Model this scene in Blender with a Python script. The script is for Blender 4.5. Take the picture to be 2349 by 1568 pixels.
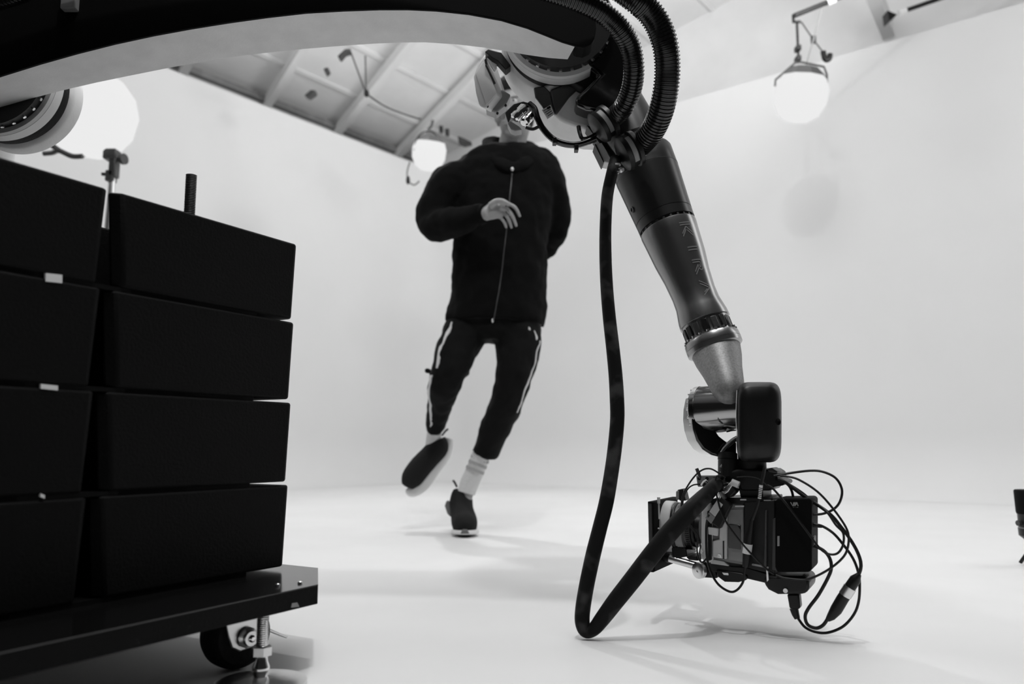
import bpy, bmesh, math, random
from mathutils import Vector, Matrix
random.seed(7)
for o in list(bpy.data.objects): bpy.data.objects.remove(o)
SC = bpy.context.scene
COL = SC.collection
V = Vector

# ------------------------------------------------------------------ camera
FP = 28/36*2349; CX = 1174.5; CY = 784.0
TH = math.radians(7.27); CH = .35
cT, sT = math.cos(TH), math.sin(TH)
cam = bpy.data.cameras.new('camera'); cam.lens = 28; cam.sensor_width = 36; cam.sensor_fit = 'HORIZONTAL'
cam.clip_start = .02; cam.clip_end = 60
cam.dof.use_dof = True; cam.dof.focus_distance = 1.62; cam.dof.aperture_fstop = 3.0
co = bpy.data.objects.new('camera', cam); COL.objects.link(co)
co.location = (0, 0, CH); co.rotation_euler = (math.pi/2+TH, 0, 0)
SC.camera = co

# ------------------------------------------------------------------ world, lights, exposure
w = bpy.data.worlds.new('world'); SC.world = w; w.use_nodes = True
w.node_tree.nodes['Background'].inputs[0].default_value = (1, 1, 1, 1)
w.node_tree.nodes['Background'].inputs[1].default_value = .012
SC.view_settings.view_transform = 'Standard'; SC.view_settings.look = 'None'
SC.view_settings.gamma = 1; SC.view_settings.exposure = .05; SC.view_settings.use_curve_mapping = False

def area(name, loc, target, power, size, shape='DISK', size_y=None, spread=180):
    l = bpy.data.lights.new(name, 'AREA'); l.energy = power; l.shape = shape; l.size = size
    if size_y: l.size_y = size_y
    l.spread = math.radians(spread)
    o = bpy.data.objects.new(name, l); COL.objects.link(o); o.location = loc
    o.rotation_euler = (V(target)-V(loc)).to_track_quat('-Z', 'Y').to_euler()
    return o
area('back_key_lamp', (-.8, 4.7, 3.35), (.3, 1.5, .0), 27, .16)              # throws the hose shadow towards the camera
area('overhead_key_lamp', (.05, .45, 3.9), (.5, 1.6, 0), 30, .16)             # throws the film camera's shadow on the floor
area('ceiling_fill_left', (.1, 3.1, 2.7), (-.4, 5.4, 4.5), 5, .8, 'DISK', None, 105)  # unseen fill added to brighten the ceiling
area('overhead_fill_front', (.9, 2.6, 3.8), (.9, 2.6, 0), 5, 2.4, 'RECTANGLE', 1.6, 130)  # added overhead fill for the floor of the set
area('overhead_fill_near', (.4, 1.2, 3.9), (.4, 1.5, 0), 22, 2.4, 'RECTANGLE', 1.4, 120)  # second added fill, lifts the floor nearer the camera
area('right_fill', (3.6, 2.6, 2.6), (1.2, 6.0, 1.2), 30, 2.2)  # invented fill from the right, evens out the walls
area('left_fill', (-3.4, 2.9, 3.0), (1.8, 6.0, 1.4), 14, 1.0)  # fill added at the left for the walls and the runner's rim
area('wall_fill', (.3, 1.9, 3.7), (-.6, 8, 1.3), 13, 1.0, 'DISK', None, 100)  # made-up light that lifts both cyclorama walls
area('ceiling_fill_right', (2.2, 3.4, 2.9), (-.4, 5.2, 5.0), 46, .8, 'DISK', None, 130)  # unseen fill from the right, added for the ceiling and upper walls

# ------------------------------------------------------------------ pixel -> place (all with a real depth)
def ray(u, v):
    x = (u-CX)/FP; y = (CY-v)/FP
    return V((x, cT-sT*y, sT+cT*y))
CAM = V((0, 0, CH))
def P(u, v, Y):
    r = ray(u, v); return CAM + r*(Y/r.y)
def G(u, v, z=0):
    r = ray(u, v); return CAM + r*((z-CH)/r.z)
def PL(u, v, p, n):
    r = ray(u, v); n = V(n); return CAM + r*((V(p)-CAM).dot(n)/r.dot(n))
def M(px, p):                                    # size in metres of px pixels at the place p
    return px*(cT*p.y + sT*(p.z-CH))/FP

# ------------------------------------------------------------------ materials
def mat(name, base, rough=.5, metal=0., spec=.5, bump=0., bscale=60., var=0., vscale=8., scuff=0., coat=0., sheen=0., sscale=9.):
    m = bpy.data.materials.new(name); m.use_nodes = True
    nt = m.node_tree; b = nt.nodes['Principled BSDF']
    c = (base, base, base, 1) if not isinstance(base, tuple) else base+(1,)
    b.inputs['Base Color'].default_value = c
    b.inputs['Roughness'].default_value = rough; b.inputs['Metallic'].default_value = metal
    b.inputs['Specular IOR Level'].default_value = spec
    if coat: b.inputs['Coat Weight'].default_value = coat; b.inputs['Coat Roughness'].default_value = .08
    if sheen: b.inputs['Sheen Weight'].default_value = sheen; b.inputs['Sheen Roughness'].default_value = .5
    tc = nt.nodes.new('ShaderNodeTexCoord')
    def noise(scale, detail=4):
        n = nt.nodes.new('ShaderNodeTexNoise'); n.inputs['Scale'].default_value = scale; n.inputs['Detail'].default_value = detail
        nt.links.new(tc.outputs['Object'], n.inputs['Vector']); return n
    col = None
    if var:
        n = noise(vscale); r = nt.nodes.new('ShaderNodeMapRange')
        nt.links.new(n.outputs['Fac'], r.inputs[0]); r.inputs[1].default_value = .3; r.inputs[2].default_value = .7
        r.inputs[3].default_value = c[0]*(1-var); r.inputs[4].default_value = min(1, c[0]*(1+var))
        col = r.outputs[0]; nt.links.new(col, b.inputs['Base Color'])
    if scuff:
        n1 = noise(sscale, 3); n2 = noise(90, 6)
        mu = nt.nodes.new('ShaderNodeMath'); mu.operation = 'MULTIPLY'
        nt.links.new(n1.outputs['Fac'], mu.inputs[0]); nt.links.new(n2.outputs['Fac'], mu.inputs[1])
        r = nt.nodes.new('ShaderNodeMapRange'); nt.links.new(mu.outputs[0], r.inputs[0])
        r.inputs[1].default_value = .43; r.inputs[2].default_value = .53; r.inputs[3].default_value = 0; r.inputs[4].default_value = scuff
        ad = nt.nodes.new('ShaderNodeMath'); ad.operation = 'ADD'; nt.links.new(r.outputs[0], ad.inputs[0])
        if col: nt.links.new(col, ad.inputs[1])
        else: ad.inputs[1].default_value = c[0]
        nt.links.new(ad.outputs[0], b.inputs['Base Color'])
    if bump:
        n = noise(bscale, 5); bp = nt.nodes.new('ShaderNodeBump'); bp.inputs['Strength'].default_value = bump; bp.inputs['Distance'].default_value = .01
        nt.links.new(n.outputs['Fac'], bp.inputs['Height']); nt.links.new(bp.outputs[0], b.inputs['Normal'])
    return m
def emis(name, s):
    m = bpy.data.materials.new(name); m.use_nodes = True
    b = m.node_tree.nodes['Principled BSDF']; b.inputs['Base Color'].default_value = (.8, .8, .8, 1)
    b.inputs['Emission Color'].default_value = (1, 1, 1, 1); b.inputs['Emission Strength'].default_value = s
    b.inputs['Specular IOR Level'].default_value = 0; b.inputs['Base Color'].default_value = (.02, .02, .02, 1)
    return m
WHITE = mat('white_cyc_paint', .80, .85, spec=.1, var=.015, vscale=1.5)
FLOORM = mat('white_floor_paint', .82, .55, spec=.2, bump=.02, bscale=25, var=.02, vscale=3)
DARKF = mat('dark_reflection_floor', .04, .8, spec=.1)
CEILM = mat('white_ceiling_decking', .87, .8, spec=.1, var=.04, vscale=3)
WALLG = mat('grey_wall_paint', .66, .8, spec=.1, var=.15, vscale=3)
DARKG = mat('shadow_band_grey', .22, .8, spec=.1, var=.3, vscale=5)
BEAMW = mat('white_beam_paint', .82, .7, spec=.1)
IRON = mat('black_iron_paint', .003, .6, spec=.10, bump=.12, bscale=220, scuff=.10, sscale=7)
PLANKM = mat('black_scuffed_steel', .006, .16, spec=.7, bump=.01, bscale=60, scuff=.03)
BLACK = mat('black_satin', .006, .4, spec=.35)
BLACKM = mat('black_matte', .0025, .7, spec=.1)
GLOSS = mat('black_gloss', .005, .14, spec=.6, coat=.6)
ARMPT2 = mat('black_drive_paint', .07, .32, metal=.85, bump=.012, bscale=300)
ARMPT = mat('black_arm_paint', .32, .27, metal=.9, bump=.01, bscale=300)
CORR = mat('black_corrugated_plastic', .008, .25, spec=.6)
GREY = mat('grey_casting_paint', .70, .42, spec=.3, bump=.05, bscale=200, var=.06, vscale=20)
LGREY = mat('light_grey_plastic', .62, .45, spec=.4, var=.04)
MGREY = mat('mid_grey_metal', .25, .4, spec=.5, var=.1, vscale=30)
DGREY = mat('dark_grey_metal', .045, .38, spec=.5, bump=.05, bscale=200)
SPECK = mat('speckled_grey_paint', .26, .5, metal=.4, bump=.02, bscale=300, var=.22, vscale=260)
PANEL = mat('camera_panel_grey', .20, .5, spec=.4, bump=.05, bscale=300)
STEEL = mat('bright_steel', .75, .28, metal=1, bump=.04, bscale=90)
CHROME = mat('polished_chrome', .8, .12, metal=1)
DCHROME = mat('dark_chrome', .42, .16, metal=1, spec=.6)
RUBBER = mat('black_rubber', .006, .7, spec=.2, bump=.2, bscale=150)
TAPE = mat('white_label', .78, .6)
LETTER = mat('grey_lettering', .17, .5)
LETTERW = mat('pale_lettering', .45, .6)
LAMP = emis('lamp_diffuser', .80)
LAMPHOT = emis('hot_lamp_diffuser', 6)
ZIPM = mat('zip_teeth', .10, .4, metal=.6)
SKIN = mat('skin', (.36, .36, .36), .5, spec=.3, bump=.05, bscale=80)
HAIR = mat('dark_hair', .012, .6, bump=.5, bscale=120)
CLOTH = mat('black_cotton', .0055, .9, spec=.05, bump=.25, bscale=260, sheen=.02)
CLOTH2 = mat('black_track_fabric', .006, .75, spec=.08, bump=.2, bscale=200, sheen=.02)
SOCK = mat('white_sock', .72, .9, spec=.1, bump=.4, bscale=220)
SOCKS = mat('grey_sock_stripe', .4, .9, spec=.1)
SHOE = mat('dark_knit', .018, .85, spec=.15, bump=.4, bscale=260)
SOLE = mat('white_foam_sole', .78, .6, spec=.2)
SOLEG = mat('grey_rubber_sole', .16, .6, spec=.2)
EYE = mat('eye_white', .7, .2); IRIS = mat('iris', .02, .2)

def braid():
    m = mat('black_braided_sleeve', .005, .6, spec=.15)
    nt = m.node_tree; b = nt.nodes['Principled BSDF']
    uv = nt.nodes.new('ShaderNodeUVMap'); mp = nt.nodes.new('ShaderNodeMapping')
    mp.inputs['Scale'].default_value = (64, 1000, 1); mp.inputs['Rotation'].default_value = (0, 0, 0)
    nt.links.new(uv.outputs[0], mp.inputs[0])
    ch = nt.nodes.new('ShaderNodeTexChecker'); ch.inputs['Scale'].default_value = 1
    nt.links.new(mp.outputs[0], ch.inputs['Vector'])
    n = nt.nodes.new('ShaderNodeTexNoise'); n.inputs['Scale'].default_value = 22
    tc = nt.nodes.new('ShaderNodeTexCoord'); nt.links.new(tc.outputs['Object'], n.inputs['Vector'])
    r = nt.nodes.new('ShaderNodeMapRange'); nt.links.new(n.outputs['Fac'], r.inputs[0])
    r.inputs[1].default_value = .52; r.inputs[2].default_value = .66; r.inputs[3].default_value = .006; r.inputs[4].default_value = .09
    mx = nt.nodes.new('ShaderNodeMath'); mx.operation = 'MULTIPLY_ADD'
    nt.links.new(ch.outputs['Fac'], mx.inputs[0]); nt.links.new(r.outputs[0], mx.inputs[1]); mx.inputs[2].default_value = .004
    nt.links.new(mx.outputs[0], b.inputs['Base Color'])
    bp = nt.nodes.new('ShaderNodeBump'); bp.inputs['Strength'].default_value = .5; bp.inputs['Distance'].default_value = .002
    nt.links.new(ch.outputs['Fac'], bp.inputs['Height']); nt.links.new(bp.outputs[0], b.inputs['Normal'])
    return m
BRAID = braid()

# ------------------------------------------------------------------ mesh building
def catmull(pts, n=6, closed=False):
    pts = [V(p) for p in pts]; L = len(pts); out = []
    if L < 3: return pts
    for i in range(L if closed else L-1):
        g = (lambda k: pts[k % L]) if closed else (lambda k: pts[max(0, min(L-1, k))])
        p0, p1, p2, p3 = g(i-1), g(i), g(i+1), g(i+2)
        for k in range(n):
            t = k/n
            out.append(.5*((2*p1)+(p2-p0)*t+(2*p0-5*p1+4*p2-p3)*t*t+(3*p1-p0-3*p2+p3)*t**3))
    if not closed: out.append(pts[-1])
    return out
def interp(vals, n=6):
    return [x[0] for x in [tuple(q) for q in catmull([V((v, 0, 0)) for v in vals], n)]]
def frame(axis, hint=None):
    a = V(axis).normalized()
    h = V(hint) if hint else (V((0, 0, 1)) if abs(a.z) < .9 else V((0, -1, 0)))
    e1 = (h - a*h.dot(a)).normalized()
    return a, e1, a.cross(e1)

class MB:
    def __init__(s): s.v = []; s.f = []; s.mi = []; s.uv = {}; s.m = 0
    def add(s, vs, fs):
        b = len(s.v); s.v += [V(x) for x in vs]
        for f in fs: s.f.append([i+b for i in f]); s.mi.append(s.m)
        return s
    def box(s, c, e, size):                      # centre, frame (three axes), full sizes
        c = V(c); a = [V(e[i])*size[i]/2 for i in range(3)]
        vs = [c+a[0]*x+a[1]*y+a[2]*z for x in (-1, 1) for y in (-1, 1) for z in (-1, 1)]
        return s.add(vs, [(0, 1, 3, 2), (4, 6, 7, 5), (0, 4, 5, 1), (2, 3, 7, 6), (0, 2, 6, 4), (1, 5, 7, 3)])
    def prism(s, front, depth):                  # closed polygon of 3D points, extruded by the vector depth
        front = [V(p) for p in front]; d = V(depth); n = len(front)
        return s.add(front+[p+d for p in front], [list(range(n)), list(range(2*n-1, n-1, -1))]+[(i, i+n, (i+1) % n+n, (i+1) % n) for i in range(n)])
    def lathe(s, o, axis, prof, seg=32, hint=None, a0=0, a1=2*math.pi):
        a, e1, e2 = frame(axis, hint); o = V(o); full = abs(a1-a0-2*math.pi) < 1e-6
        nn = seg if full else seg+1; vs = []; fs = []
        for h, r in prof:
            for k in range(nn):
                t = a0+(a1-a0)*k/seg
                vs.append(o+a*h+(e1*math.cos(t)+e2*math.sin(t))*max(r, 1e-5))
        for i in range(len(prof)-1):
            for k in range(nn if full else seg):
                fs.append((i*nn+k, i*nn+(k+1) % nn, (i+1)*nn+(k+1) % nn, (i+1)*nn+k))
        if full:
            if prof[0][1] > 1e-4: fs.append(list(range(nn-1, -1, -1)))
            if prof[-1][1] > 1e-4: fs.append([(len(prof)-1)*nn+k for k in range(nn)])
        return s.add(vs, fs)
    def tube(s, pts, rad, seg=10, closed=False, flat=1.0, hint=None, caps=True, uv=False):
        pts = [V(p) for p in pts]; n = len(pts)
        if not hasattr(rad, '__len__'): rad = [rad]*n
        T = []
        for i in range(n):
            a = pts[(i-1) % n] if (closed or i > 0) else pts[i]; b = pts[(i+1) % n] if (closed or i < n-1) else pts[i]
            t = b-a; T.append(t.normalized() if t.length > 1e-9 else V((0, 0, 1)))
        _, e1, e2 = frame(T[0], hint); vs = []; fs = []; base = len(s.v); Ls = 0; uvs = []
        for i in range(n):
            e1 = (e1-T[i]*e1.dot(T[i])).normalized(); e2 = T[i].cross(e1)
            if i: Ls += (pts[i]-pts[i-1]).length
            for k in range(seg):
                t = 2*math.pi*k/seg
                vs.append(pts[i]+e1*math.cos(t)*rad[i]+e2*math.sin(t)*rad[i]*flat); uvs.append((k/seg, Ls))
        m = n if closed else n-1
        for i in range(m):
            for k in range(seg):
                j = (i+1) % n
                f = (i*seg+k, i*seg+(k+1) % seg, j*seg+(k+1) % seg, j*seg+k); fs.append(f)
                if uv:
                    s.uv[len(s.f)+len(fs)-1] = [(k/seg, uvs[i*seg][1]), ((k+1)/seg, uvs[i*seg][1]), ((k+1)/seg, uvs[j*seg][1]), (k/seg, uvs[j*seg][1])]
        if caps and not closed: fs.append(list(range(seg-1, -1, -1))); fs.append([(n-1)*seg+k for k in range(seg)])
        return s.add(vs, fs)
    def loft(s, rings, caps=True):
        n = len(rings[0]); vs = [p for r in rings for p in r]; fs = []
        for i in range(len(rings)-1):
            for k in range(n): fs.append((i*n+k, i*n+(k+1) % n, (i+1)*n+(k+1) % n, (i+1)*n+k))
        if caps: fs.append(list(range(n-1, -1, -1))); fs.append([(len(rings)-1)*n+k for k in range(n)])
        return s.add(vs, fs)
    def ball(s, c, r, e=None, seg=16, rings=10):
        c = V(c); e = e or (V((1, 0, 0)), V((0, 1, 0)), V((0, 0, 1)))
        if not hasattr(r, '__len__'): r = (r, r, r)
        R = []
        for i in range(rings+1):
            ph = math.pi*i/rings; q = max(math.sin(ph), .002)
            R.append([c+V(e[0])*r[0]*q*math.cos(2*math.pi*k/seg)+V(e[1])*r[1]*q*math.sin(2*math.pi*k/seg)-V(e[2])*r[2]*math.cos(ph) for k in range(seg)])
        return s.loft(R)
    def build(s, name, mats, parent=None, bevel=0, angle=35, seg=2):
        base = V((0, 0, 0)); q = parent
        while q is not None: base = base+q.location; q = q.parent
        me = bpy.data.meshes.new(name)
        me.from_pydata([tuple(p-base) for p in s.v], [], s.f)
        for m in (mats if isinstance(mats, (list, tuple)) else [mats]): me.materials.append(m)
        me.polygons.foreach_set('material_index', s.mi)
        if s.uv:
            ul = me.uv_layers.new(name='UVMap')
            for pi, c in s.uv.items():
                p = me.polygons[pi]
                for k, li in enumerate(p.loop_indices): ul.data[li].uv = c[k]
        bm = bmesh.new(); bm.from_mesh(me); bmesh.ops.recalc_face_normals(bm, faces=bm.faces); bm.to_mesh(me); bm.free()
        me.shade_smooth() if hasattr(me, 'shade_smooth') else None
        me.set_sharp_from_angle(angle=math.radians(angle))
        o = bpy.data.objects.new(name, me); COL.objects.link(o)
        if parent is not None: o.parent = parent
        if bevel:
            b = o.modifiers.new('bevel', 'BEVEL'); b.width = bevel; b.segments = seg; b.limit_method = 'ANGLE'; b.angle_limit = math.radians(40)
            b.harden_normals = False
        return o
def tag(o, label=None, cat=None, group=None, kind=None):
    if label: o['label'] = label
    if cat: o['category'] = cat
    if group: o['group'] = group
    if kind: o['kind'] = kind
    return o
def thing(name, label, cat, loc=(0, 0, 0), group=None):
    o = bpy.data.objects.new(name, None); COL.objects.link(o); o.location = loc; o.empty_display_size = .05
    return tag(o, label, cat, group)
def struct(o, label=None): return tag(o, label, None, None, 'structure')
def copy_tree(o, delta, label, scale=1):
    r = o.copy(); COL.objects.link(r); r.location = V(o.location)+V(delta); r.scale = (scale,)*3; r['label'] = label
    for ch in list(o.children):
        c = ch.copy(); COL.objects.link(c); c.parent = r
        for g in list(ch.children):
            d = g.copy(); COL.objects.link(d); d.parent = c
    return r
def remesh(o, vox, smooth=4, disp=0, dscale=.08):
    m = o.modifiers.new('remesh', 'REMESH'); m.mode = 'VOXEL'; m.voxel_size = vox; m.use_smooth_shade = True
    s = o.modifiers.new('smooth', 'SMOOTH'); s.factor = .5; s.iterations = smooth
    if disp:
        t = bpy.data.textures.new('folds', 'CLOUDS'); t.noise_scale = dscale; t.noise_depth = 1
        d = o.modifiers.new('folds', 'DISPLACE'); d.texture = t; d.strength = disp; d.mid_level = .5; d.texture_coords = 'LOCAL'
def px(poly, Y): return [P(u, v, Y) for u, v in poly]
EX, EY, EZ = V((1, 0, 0)), V((0, 1, 0)), V((0, 0, 1))
XYZ = (EX, EY, EZ)

# ================================================================== the setting
f = MB(); f.add([(-9, -.4, 0), (9, -.4, 0), (9, 12, 0), (-9, 12, 0)], [(0, 1, 2, 3)])
struct(f.build('floor', FLOORM), 'white painted studio floor')
f = MB(); f.add([(-9, -5, -.001), (9, -5, -.001), (9, -.4, -.001), (-9, -.4, -.001)], [(0, 1, 2, 3)])  # unseen, added dark so that the glossy parts reflect darkness
struct(f.build('floor', DARKF), 'unseen dark floor added behind the camera for dark reflections')

CORNER = V((-.79, 8.0, 0)); DL = V((-.618, -.786, 0)).normalized(); DR = V((.786, -.618, 0)).normalized()
NL = V((.786, -.618, 0)).normalized(); NR = V((-.618, -.786, 0)).normalized()     # inward normals
CYCH = PL(993, 394, CORNER, (0, 1, 0)).z
RC = .45
def cyc_path(step=8):
    out = []
    for s in (9.5, 7, 5, 3.6, 2.4): out.append((CORNER+DL*s, NL))
    ctr = CORNER+DL*RC+NL*RC
    for k in range(step*2+1):
        t = k/(step*2)*math.pi/2
        n = (NL*math.cos(t)+NR*math.sin(t)).normalized(); out.append((ctr-n*RC, n))
    for s in (2.4, 3.6, 5, 7, 9.5): out.append((CORNER+DR*s, NR))
    return out
cp = cyc_path(); rc = .42
prof = [(-.12, 0.0), (-.12, CYCH), (0, CYCH), (0, rc)]
prof += [(rc-rc*math.cos(t), rc-rc*math.sin(t)) for t in [math.pi/2*k/8 for k in range(1, 9)]]
mb = MB(); vs = []; fs = []; npf = len(prof)
for p, n in cp:
    for d, z in prof: vs.append(p+n*d+EZ*(z+.0008))
for i in range(len(cp)-1):
    for k in range(npf-1): fs.append((i*npf+k, (i+1)*npf+k, (i+1)*npf+k+1, i*npf+k+1))
mb.add(vs, fs); struct(mb.build('wall_back', WHITE, angle=40), 'seamless white cyclorama wall curving into the floor')

# sloping ceiling over the set, with the building wall behind the cyclorama top
BE = V((.714, -1.036, .221)).normalized()
WL0 = CORNER-NL*.55                                 # building wall behind the left side
CE = PL(776, 287, WL0, NL)                          # where the ceiling meets that wall
CN = DL.cross(BE).normalized()
if CN.z < 0: CN = -CN
def ceil_at(x, y): return CE.z-(CN.x*(x-CE.x)+CN.y*(y-CE.y))/CN.z
q = []
for x, y in ((-9, 1), (0, 12.5), (9, 9), (9, -4), (-3, -4)):
    q.append(V((x, y, ceil_at(x, y))))
# clip polygon corners to stay behind the left building wall
a0 = CE+DL*9; a1 = CE-DL*4
fr = V((BE.x, BE.y, BE.z))
mb = MB(); top = [a0, a1, a1+fr*8.6, a0+fr*8.6]
mb.prism(top, CN*.12)
ceil = struct(mb.build('ceiling', CEILM), 'sloping white ceiling')
mb = MB(); b0 = V((a0.x, a0.y, 0)); b1 = V((a1.x, a1.y, 0))
mb.prism([b0, b1, V((a1.x, a1.y, CE.z)), V((a0.x, a0.y, CE.z))], -NL*.15)
struct(mb.build('wall_left', WALLG), 'grey building wall behind the white cyclorama')
mb = MB(); r0 = CORNER-NR*.5; ra, rb = r0-DR*2.0, r0+DR*9.5
mb.prism([V((ra.x, ra.y, 0)), V((rb.x, rb.y, 0)), V((rb.x, rb.y, 7)), V((ra.x, ra.y, 7))], -NR*.15)
struct(mb.build('wall_right', CEILM), 'white building wall behind the right side of the cyclorama')
# dark strip standing in for the shadow band above the cyclorama on the left
mb = MB(); l0 = CE+DL*8+NL*.02; l1 = CE-DL*1.2+NL*.02
e = (DL, NL, EZ)
mb.box((l0+l1)/2-EZ*.05+NL*.02, e, ((l1-l0).length, .05, .055)); struct(mb.build('shadow_strip_1', DARKG), 'dark strip for the shadow band along the top of the left wall')
# rafters
raft = []
for (u, v), wpx in (((414, 177), 30), ((604, 252), 26), ((765, 312), 26), ((904, 362), 24)):
    p = PL(u, v, CE-CN*.09, CN)
    mb = MB(); ax = BE; side = BE.cross(CN).normalized()
    st = p-BE*.35
    mb.box(st+BE*4.1, (BE, side, CN), (8.2, M(wpx*.62, p), .08)); mb.build('beam', BEAMW, ceil)
# purlins: thin ribs of the decking, parallel to the wall
for k in range(9):
    p = CE+BE*(.55+.62*k)-CN*.012
    mb = MB(); mb.box(p-DL*.0, (DL, BE, CN), (13, .05, .012)); mb.build('ceiling_rib', CEILM, ceil)
# thick beam and pipes at the top right
TR = 5.6
mb = MB(); pa = P(1960, -125, TR-.75); pb = P(2050, 100, TR+.35)
ax = (pb-pa).normalized(); sd = V((1, 0, 0)); sd = (sd-ax*sd.dot(ax)).normalized()
mb.box((pa+pb)/2, (ax, sd, ax.cross(sd)), ((pb-pa).length+.1, M(25, pb), .16)); mb.build('beam', BEAMW, ceil)
def pipe_thing(name, label, a, b, r, joints, cat='pipe', mt=BLACK):
    t = thing(name, label, cat, (a+b)/2)
    MB().tube([a, b], r, 12).build('tube', mt, t)
    for c, l in joints:
        d = (b-a).normalized(); MB().tube([c-d*l/2, c+d*l/2], r*1.35, 12).build('joint_sleeve', BEAMW, t)
    return t
LY = 4.6
pa, pb = P(1822, 36, LY), P(2420, -205, LY)
pipe_thing('ceiling_pipe', 'black ceiling pipe that the right lantern lamp hangs from', pa, pb, M(5.5, pa), [(P(1906, 3, LY), M(20, pa))])
pa, pb = P(2066, 28, LY+.5), P(2560, -143, LY+.5)
t2 = pipe_thing('ceiling_pipe', 'black ceiling pipe at the top right, right of the thick white beam', pa, pb, M(5, pa), [(P(2070, 27, LY+.5), M(18, pa))])
mb = MB(); mb.prism(px([(2036, 24), (2058, 33), (2040, 48)], LY+.5), EY*.08); mb.build('bracket', BLACK, t2)

# small dark clamps and cables in the blur under the ceiling
def blob_clamp(poly, Y, label, name='ceiling_clamp'):
    t = tag(MB().prism(px(poly, Y), EY*.07).build(name, MGREY if Y < 0 else DGREY, bevel=.008), label, 'clamp'); return t
blob_clamp([(773, 128), (790, 112), (800, 110), (803, 116), (790, 120), (779, 133)], 5.2, 'grey ceiling clamp at the top, under the arched robot arm')
blob_clamp([(697, 218), (712, 205), (724, 206), (722, 212), (708, 222)], 5.6, 'dark angled ceiling clamp between the two middle rafters')
blob_clamp([(741, 156), (752, 153), (755, 160), (746, 168)], 5.5, 'small grey ceiling clamp above the angled one')
for k, (u, v) in enumerate(((1012, 297), (1026, 304))):
    p = P(u, v, 5.9); tag(MB().box(p, XYZ, (M(9, p), .06, M(13, p))).build('ceiling_box', BLACK, bevel=.005), ('left' if k == 0 else 'right')+' one of two small dark boxes on the ceiling beside the middle lamp', 'box')
p = P(1060, 320, 5.9); tag(MB().prism(px([(1050, 311), (1064, 316), (1083, 326), (1066, 330), (1052, 325)], 5.9), EY*.08).build('ceiling_fixture', BLACK, bevel=.006), 'dark ceiling fixture just above the runner\'s shoulder', 'fixture')
t = thing('suspension_line', 'thin cable sagging from a dark weight to the middle lamp', 'cable', P(841, 214, 5.3))
MB().tube(catmull([P(846, 219, 5.3), P(880, 242, 5.28), P(925, 261, 5.25), P(965, 273, 5.2)], 6), .006, 6).build('cable', DGREY, t)
MB().tube([P(802, 112, 5.25), P(838, 210, 5.3)], .006, 6).build('cable', DGREY, t)
MB().tube([P(838, 128, 5.25), P(840, 206, 5.3)], .006, 6).build('cable', DGREY, t)
p = P(841, 214, 5.3); MB().ball(p, (M(6, p), .02, M(9, p))).build('weight', BLACK, t)

# ================================================================== hanging lantern lamps
def lantern(u, v, Y, r, label, glow):
    c = P(u, v, Y); t = thing('lantern_lamp', label, 'lamp', c, 'lantern lamps of the set')
    ax = V((.12, -.25, 1)).normalized(); mb = MB()
    pr = [(-r*1.02, 0), (-r*.98, r*.42), (-r*.75, r*.74), (-r*.3, r*.97), (r*.25, r*1.0), (r*.62, r*.86), (r*.86, r*.55), (r*.9, 0)]
    mb.lathe(c, ax, pr, 9); mb.build('diffuser', glow, t, angle=20)
    mb = MB(); mb.lathe(c, ax, [(r*.66, r*.88), (r*.92, r*.58), (r*.98, r*.5), (r*1.05, r*.2), (r*1.05, 0)], 9); mb.build('back_cap', DGREY, t, angle=20)
    return t, c, ax
RL, c, ax = lantern(1837, 218, LY, M(61, P(1837, 218, LY)), 'glowing lantern lamp hanging at the upper right under a black pipe', LAMP)
yk = [(1778, 197), (1779, 183), (1824, 144), (1836, 142), (1890, 153), (1897, 171), (1897, 192)]
MB().tube(px(yk, LY-.05), M(2.4, c), 8).build('yoke', DGREY, RL)
mb = MB(); mb.tube(px([(1828, 52), (1832, 142)], LY), M(3, c), 8)
for v, rr in ((112, 6), (136, 6)): p = P(1830, v, LY); mb.box(p, XYZ, (M(rr*1.7, p), .05, M(rr*1.8, p)))
mb.build('drop_rod', BLACK, RL)
mb = MB(); mb.tube(px([(1820, 34), (1820, 50), (1836, 50)], LY), M(4, c), 8); mb.build('hook', BLACK, RL)
mb = MB(); mb.tube(catmull(px([(1886, 17), (1866, 90), (1845, 165)], LY-.02), 5), M(1.6, c), 6); mb.build('power_cord', MGREY, RL)
mb = MB(); mb.tube(px([(1838, 50), (1866, 91), (1890, 122)], LY+.02), M(1.8, c), 6); p = P(1866, 91, LY); mb.box(p, XYZ, (M(9, p), .03, M(15, p)))
mb.build('safety_strap', DGREY, RL)
mb = MB(); p = P(1896, 129, LY+.02); mb.tube(catmull(px([(1888, 118), (1893, 136), (1902, 135), (1904, 124)], LY), 5), M(6, p), 10); mb.build('clamp_handle', BLACK, RL)
MLAMP, c, ax = lantern(985, 352, 5.2, M(40, P(985, 352, 5.2)), 'glowing lantern lamp hanging right behind the runner\'s shoulder', LAMP)
MB().tube(catmull(px([(951, 345), (958, 315), (978, 300), (998, 306), (1008, 325)], 5.15), 5), M(2.2, c), 8).build('yoke', DGREY, MLAMP)
MB().tube(px([(978, 302), (990, 288), (993, 276)], 5.2), M(3.5, c), 8).build('hook', DGREY, MLAMP)
MB().tube(catmull(px([(940, 372), (934, 395), (937, 415), (950, 424), (962, 415)], 5.2), 5), M(1.6, c), 6).build('power_cord', DGREY, MLAMP)
MB().ball(P(936, 413, 5.2), (.014, .02, .03)).build('cord_switch', BLACK, MLAMP)

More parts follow.
